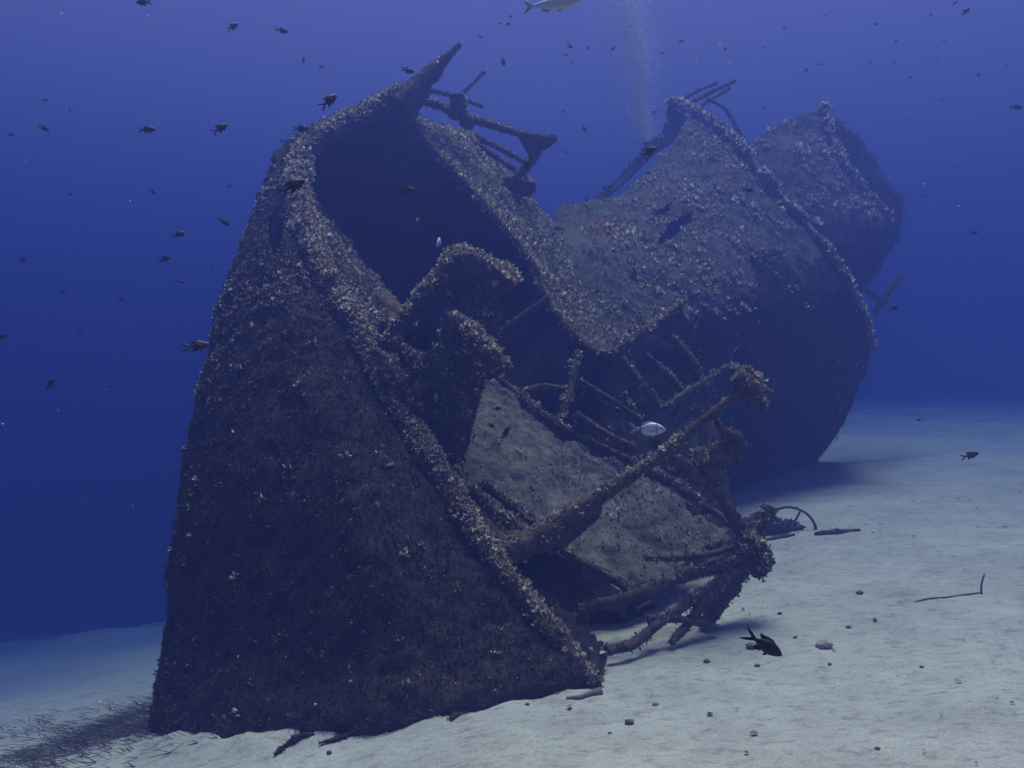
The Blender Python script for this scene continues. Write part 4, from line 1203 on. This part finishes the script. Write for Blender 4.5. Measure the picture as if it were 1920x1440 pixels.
# ================================================================== bubbles from an unseen diver
def bubbles():
    pt = Part(5)
    ico_v = np.array([(0, 0, 1), (0.894, 0, 0.447), (0.276, 0.851, 0.447), (-0.724, 0.526, 0.447), (-0.724, -0.526, 0.447), (0.276, -0.851, 0.447),
                      (0.724, 0.526, -0.447), (-0.276, 0.851, -0.447), (-0.894, 0, -0.447), (-0.276, -0.851, -0.447), (0.724, -0.526, -0.447), (0, 0, -1)])
    ico_f = np.array([(0, 1, 2), (0, 2, 3), (0, 3, 4), (0, 4, 5), (0, 5, 1), (1, 6, 2), (2, 7, 3), (3, 8, 4), (4, 9, 5), (5, 10, 1), (1, 10, 6), (2, 6, 7), (3, 7, 8), (4, 8, 9), (5, 9, 10), (6, 11, 7), (7, 11, 8), (8, 11, 9), (9, 11, 10), (10, 11, 6)])
    n = 26000
    t = rng.random(n) ** 0.85
    px = 1212 - 48 * t - 6 * np.sin(t * 9) + rng.normal(size=n) * (9 + 13 * t) * np.where(rng.random(n) < 0.4, 1.7, 0.95)
    py = 262 - 330 * t + rng.normal(size=n) * 4
    d = 11.5 + rng.normal(size=n) * 0.14
    c = np.stack([(px - 960) / F * d, d, -(py - 720) / F * d], 1)
    r = 0.0024 + 0.0040 * rng.random(n) ** 4
    v = (c[:, None, :] + ico_v[None] * r[:, None, None] * np.array([1.15, 1.15, 0.8])).reshape(-1, 3)
    f = (ico_f[None] + (np.arange(n) * 12)[:, None, None]).reshape(-1, 3)
    pt.add(v, f, 0)
    m = mat_leaf("bubble", [(0.8, 0.85, 0.9), (0.9, 0.93, 0.96)], 0.15, thin=0.55)
    o = pt.build("bubbles", [m])
    tag(o, "pale column of rising air bubbles between the two halves of the wreck", "bubbles", kind="stuff")
    pt = Part(6)
    n = 420
    d = 1.6 + 9 * rng.random(n) ** 0.8
    px = rng.uniform(-200, 2120, n); py = rng.uniform(-150, 1350, n)
    c = np.stack([(px - 960) / F * d, d, -(py - 720) / F * d], 1)
    ok = c[:, 2] > ground_z(c[:, 0], c[:, 1]) + 0.1
    c = c[ok]; n = len(c)
    r = 0.0010 + 0.0022 * rng.random(n) ** 3
    st = 1 + rng.random((n, 1, 3)) * np.array([1.2, 1.2, 0.8])
    v = (c[:, None, :] + ico_v[None] * r[:, None, None] * st).reshape(-1, 3)
    f = (ico_f[None] + (np.arange(n) * 12)[:, None, None]).reshape(-1, 3)
    pt.add(v, f, 0)
    o = pt.build("floating_specks", [mat_leaf("speck", [(0.35, 0.3, 0.3), (0.6, 0.55, 0.55), (0.75, 0.5, 0.5)])])
    tag(o, "pale specks drifting in the water", "specks", kind="stuff")


bubbles()

# ================================================================== things on the sand
M_STONE = mat_surface("stone", [(0.08, 0.075, 0.065), (0.17, 0.16, 0.14), (0.30, 0.28, 0.25)], scale=18, bump=0.8)
M_SHELLY = mat_surface("pale_stone", [(0.20, 0.17, 0.14), (0.42, 0.37, 0.32), (0.62, 0.57, 0.50)], scale=22, bump=0.8)
M_DARKSTONE = mat_surface("dark_stone", [(0.07, 0.064, 0.055), (0.13, 0.12, 0.10), (0.22, 0.20, 0.175)], scale=18, bump=0.8)
STONES = [
 (1545, 1214, 30, M_SHELLY, "pale lumpy stone on the sand to the right of the largest fish"),
 (1325, 1243, 15, M_STONE, "grey stone on the sand below the leaning stanchion"),
 (1420, 1250, 13, M_DARKSTONE, "dark stone on the sand right below the largest fish"),
 (1612, 1114, 16, M_DARKSTONE, "dark stone on open sand between the stanchion and the twig"),
 (1462, 1153, 11, M_DARKSTONE, "small dark stone on the sand above the largest fish"),
 (1591, 1178, 12, M_STONE, "small grey stone up the slope from the pale lumpy stone"),
 (1491, 1197, 9, M_DARKSTONE, "tiny dark stone between the largest fish and the pale lumpy stone"),
 (1556, 1247, 9, M_DARKSTONE, "tiny dark stone just below the pale lumpy stone"),
 (1728, 1253, 9, M_DARKSTONE, "lone dark pebble right of the pale lumpy stone"),
 (1229, 1323, 15, M_SHELLY, "pale pebble on the near sand below the wreck's low corner"),
 (1180, 1358, 18, M_DARKSTONE, "dark flat stone on the near sand, middle of the bottom edge"),
 (1143, 1377, 9, M_DARKSTONE, "small dark pebble left of the dark flat stone"),
 (1045, 1302, 9, M_DARKSTONE, "small dark pebble right under the hull's foot"),
 (989, 1322, 10, M_DARKSTONE, "dark pebble below the hull's overhang"),
 (1645, 1405, 12, M_DARKSTONE, "dark stone near the bottom edge at right"),
 (1410, 1216, 22, M_STONE, "low grey stone half buried behind the largest fish"),
 (1432, 1092, 9, M_DARKSTONE, "small dark pebble at the stanchion's shadow"),
 (617, 1412, 12, M_DARKSTONE, "dark pebble on the near sand at lower left"),
]
for k, (px, py, ln, mt, lab) in enumerate(STONES):
    p = G(px, py); r = ln / F * p[1] / 2 * (0.8 if ln < 18 else 0.95)
    q = Part(200 + k)
    q.lump(p + np.array([0, 0, r * 0.3]), (r, r * 0.85, r * 0.62), amp=0.6, scale=3.0 / max(r, 0.01) * 0.06 + 3, n=10)
    o = q.build("stone", [mt]); tag(o, lab, "stone", "stones lying on the sand")


def pebbles():
    q = Part(230)
    n = 520
    x = rng.uniform(-2.6, 7.0, n); y = rng.uniform(3.8, 13, n)
    c = np.stack([x, y, ground_z(x, y)], 1)
    ok = fbm(c, 0.8, 3, 60) > 0.42
    c = c[ok]; n = len(c)
    r = 0.006 + 0.02 * rng.random(n) ** 4
    oct_v = np.array([(1, 0, 0), (0, 1, 0), (-1, 0, 0), (0, -1, 0), (0, 0, 0.7), (0.7, 0.7, 0.1), (-0.7, 0.7, 0.2), (-0.6, -0.8, 0.1), (0.8, -0.6, 0.15)])
    fs = np.array([(0, 5, 4), (5, 1, 4), (1, 6, 4), (6, 2, 4), (2, 7, 4), (7, 3, 4), (3, 8, 4), (8, 0, 4)])
    v = (c[:, None, :] + np.array([0, 0, 0.012]) + oct_v[None] * r[:, None, None] * (0.6 + 0.8 * rng.random((n, 9, 1)))).reshape(-1, 3)
    f = (fs[None] + (np.arange(n) * 9)[:, None, None]).reshape(-1, 3)
    q.add(v, f, 0)
    o = q.build("pebbles", [mat_leaf("pebble", [(0.03, 0.027, 0.024), (0.08, 0.07, 0.06), (0.16, 0.15, 0.13), (0.4, 0.37, 0.33)])])
    tag(o, "fine dark bits strewn over the sand", "pebbles", kind="stuff")


pebbles()


def on_sand(name, pix, rad, mt, lab, cat, seed, lift=0.3, group=None, amp=0.4, tuft=0):
    pts = [G(x, y) for x, y in pix]
    r = rad if not np.isscalar(rad) else [rad] * len(pts)
    pts = [p + np.array([0, 0, q * lift]) for p, q in zip(pts, r)]
    q = Part(seed)
    q.tube(pts, r, seg=8, amp=amp, scale=10, res=0.03)
    if tuft:
        q.tufts(tuft * 2, size=0.013, leaves=4, mat=TURF, patch=0.4)
    o = q.build(name, MATS(mt)); tag(o, lab, cat, group)
    return o


on_sand("pipe", [(1528, 1003), (1560, 1001), (1612, 996)], [0.025, 0.04, 0.02], M_CRUST, "weedy pipe lying on the sand behind the leaning stanchion", "pipe", 240, tuft=500)
on_sand("pipe", [(1436, 1014), (1462, 1010), (1490, 1004)], [0.02, 0.03, 0.02], M_CRUST, "thin pipe lying at the foot of the wrecked ring", "pipe", 241, tuft=400)
on_sand("twig", [(1716, 1131), (1745, 1124), (1778, 1121), (1812, 1117), (1838, 1114)], [0.006, 0.011, 0.009, 0.011, 0.008], M_DARKSTONE, "long thin twig lying on the sand at right", "twig", 242)
tw = Part(243)
p0 = G(1840, 1115)
tw.tube([p0, p0 + np.array([0.01, 0.02, 0.07]), p0 + np.array([0.04, 0.03, 0.15])], [0.010, 0.008, 0.005], seg=7, amp=0.3)
tag(tw.build("twig", [M_DARKSTONE]), "short twig standing upright at the end of the long one", "twig")
on_sand("driftwood", [(1062, 1310), (1085, 1313), (1104, 1306), (1127, 1300)], [0.010, 0.018, 0.016, 0.028], M_STONE, "crooked grey stick below the wreck's low corner", "stick", 244)
for k, (pix, lab) in enumerate((([(515, 1420), (535, 1402), (560, 1392), (590, 1380)], "dark weed scrap trailing from the hull's foot, leftmost of four"),
                               ([(598, 1396), (630, 1390), (656, 1380)], "dark weed scrap beside a forked one under the hull"),
                               ([(730, 1411 - 44), (760, 1362), (800, 1365 - 16)], "flat brown weed scrap on sand against the middle of the hull's foot"),
                               ([(845, 1352), (858, 1344), (880, 1338)], "small brown weed scrap right of the flat one"))):
    q = Part(250 + k)
    pts = [G(x, y) + np.array([0, 0, 0.01]) for x, y in pix]
    q.tube(pts, [0.008] + [0.022] * (len(pts) - 2) + [0.006], seg=8, amp=0.9, scale=16, flat=0.9, res=0.015)
    q.tufts(1500, size=0.016, leaves=4, mat=TURF, patch=0.4, width=0.4, up=-0.2)
    tag(q.build("weed_scrap", MATS(M_HULL)), lab, "seaweed", "weed scraps along the hull's foot")


def ring():
    c = G(1492, 1003) + np.array([0, 0.2, 0.0])
    t = thing("wrecked_ring", tuple(c), "thin rusty ring standing in the sand behind the leaning stanchion", "wreckage")
    r = 0.30
    q = Part(260)
    q.tube([c + np.array([math.cos(a) * r, math.sin(a) * 0.08, math.sin(a) * r * 0.85 + 0.02]) for a in np.linspace(-0.15, math.pi + 0.3, 14)], 0.014, seg=8, amp=0.4)
    q.tufts(900, size=0.012, leaves=4, mat=TURF, patch=0.4)
    q.build("rim", MATS(M_CRUST), t)
    for a in (1.1, 2.3):
        q = Part(261)
        q.tube([c + np.array([0, 0, 0.0]), c + np.array([math.cos(a) * r, math.sin(a) * 0.08, math.sin(a) * r * 0.85])], 0.012, seg=7, amp=0.4)
        q.build("spoke", MATS(M_CRUST), t)
    c = G(1450, 1008)
    q = Part(263)
    q.lump(c + np.array([0, 0.3, 0.06]), (0.24, 0.16, 0.14), amp=0.8, scale=6)
    q.lump(c + np.array([0.3, 0.35, 0.02]), (0.18, 0.14, 0.10), amp=0.8, scale=6)
    q.tufts(1500, size=0.018, leaves=5, mat=TURF, patch=0.4)
    tag(q.build("rubble_lump", MATS(M_CRUST)), "dark weedy lump of wreckage half buried beside the ring", "wreckage")


ring()


def litter():
    """dead seagrass banked against the left foot of the hull"""
    q = Part(270)
    c = G(235, 1365)
    p = np.stack([rng.uniform(-5.4, -1.9, 60000), rng.uniform(5.2, 10.0, 60000), np.zeros(60000)], 1)
    q_ = np.hypot((p[:, 0] - c[0] - 0.15) / 0.75, (p[:, 1] - c[1] - 0.25) / 0.85)
    ok = rng.random(len(p)) < (np.exp(-q_ * q_) + 0.07) * (2.2 * fbm(p * np.array([0.8, 2.2, 0]), 2.4, 3, 4) - 0.45)
    pts = p[ok & ~((p[:, 0] > -2.35) & (p[:, 1] > 6.1))][:2400]
    p = np.array(pts); p[:, 2] = ground_z(p[:, 0], p[:, 1])
    K = len(p)
    th = rng.normal(size=K) * 0.5 + 0.2
    d = np.stack([-np.cos(th), np.sin(th) * 0.7, 0.01 + 0.16 * rng.random(K) ** 3], 1)
    L = 0.08 + 0.22 * rng.random(K)
    sd = np.stack([-d[:, 1], d[:, 0], np.zeros(K)], 1); W = 0.003 + 0.004 * rng.random(K)
    m1 = p + d * (L * 0.5)[:, None] + np.array([0, 0, 0.012]); tip = p + d * L[:, None] * np.array([1, 1, 0.2])
    v = np.stack([p - sd * W[:, None], p + sd * W[:, None], m1 + sd * W[:, None], m1 - sd * W[:, None], tip], 1).reshape(-1, 3)
    k = (np.arange(K) * 5)[:, None]
    q.add(v, k + np.array([[0, 1, 2, 3]]), 0, surf=False)
    q.add(v, k + np.array([[3, 2, 4]]), 0, surf=False)
    o = q.build("dead_seagrass", [mat_leaf("dead_blade", [(0.02, 0.018, 0.016), (0.05, 0.045, 0.038), (0.11, 0.095, 0.08)])])
    tag(o, "dark dead seagrass banked against the left foot of the hull", "seagrass", kind="stuff")


litter()

# ================================================================== haze (the water)
def haze():
    me = bpy.data.meshes.new("haze")
    x0, x1, y0, y1, z0, z1 = -59, 59, -7, 76, -25.5, 4.9
    v = [(x, y, z) for x in (x0, x1) for y in (y0, y1) for z in (z0, z1)]
    me.from_pydata(v, [], [(0, 1, 3, 2), (4, 6, 7, 5), (0, 4, 5, 1), (2, 3, 7, 6), (0, 2, 6, 4), (1, 5, 7, 3)])
    o = bpy.data.objects.new("haze", me)
    sc.collection.objects.link(o)
    m = bpy.data.materials.new("water_haze"); m.use_nodes = True
    t = m.node_tree; t.nodes.clear()
    out = t.nodes.new("ShaderNodeOutputMaterial")
    vol = t.nodes.new("ShaderNodeVolumePrincipled")
    vol.inputs["Color"].default_value = (*HAZE_COLOR, 1)
    vol.inputs["Absorption Color"].default_value = (*HAZE_ABSORB, 1)
    vol.inputs["Density"].default_value = HAZE_DENSITY
    vol.inputs["Anisotropy"].default_value = 0.6
    t.links.new(vol.outputs[0], out.inputs["Volume"])
    me.materials.append(m)
    tag(o, "blue sea water thickening with distance", "water", kind="stuff")


haze()
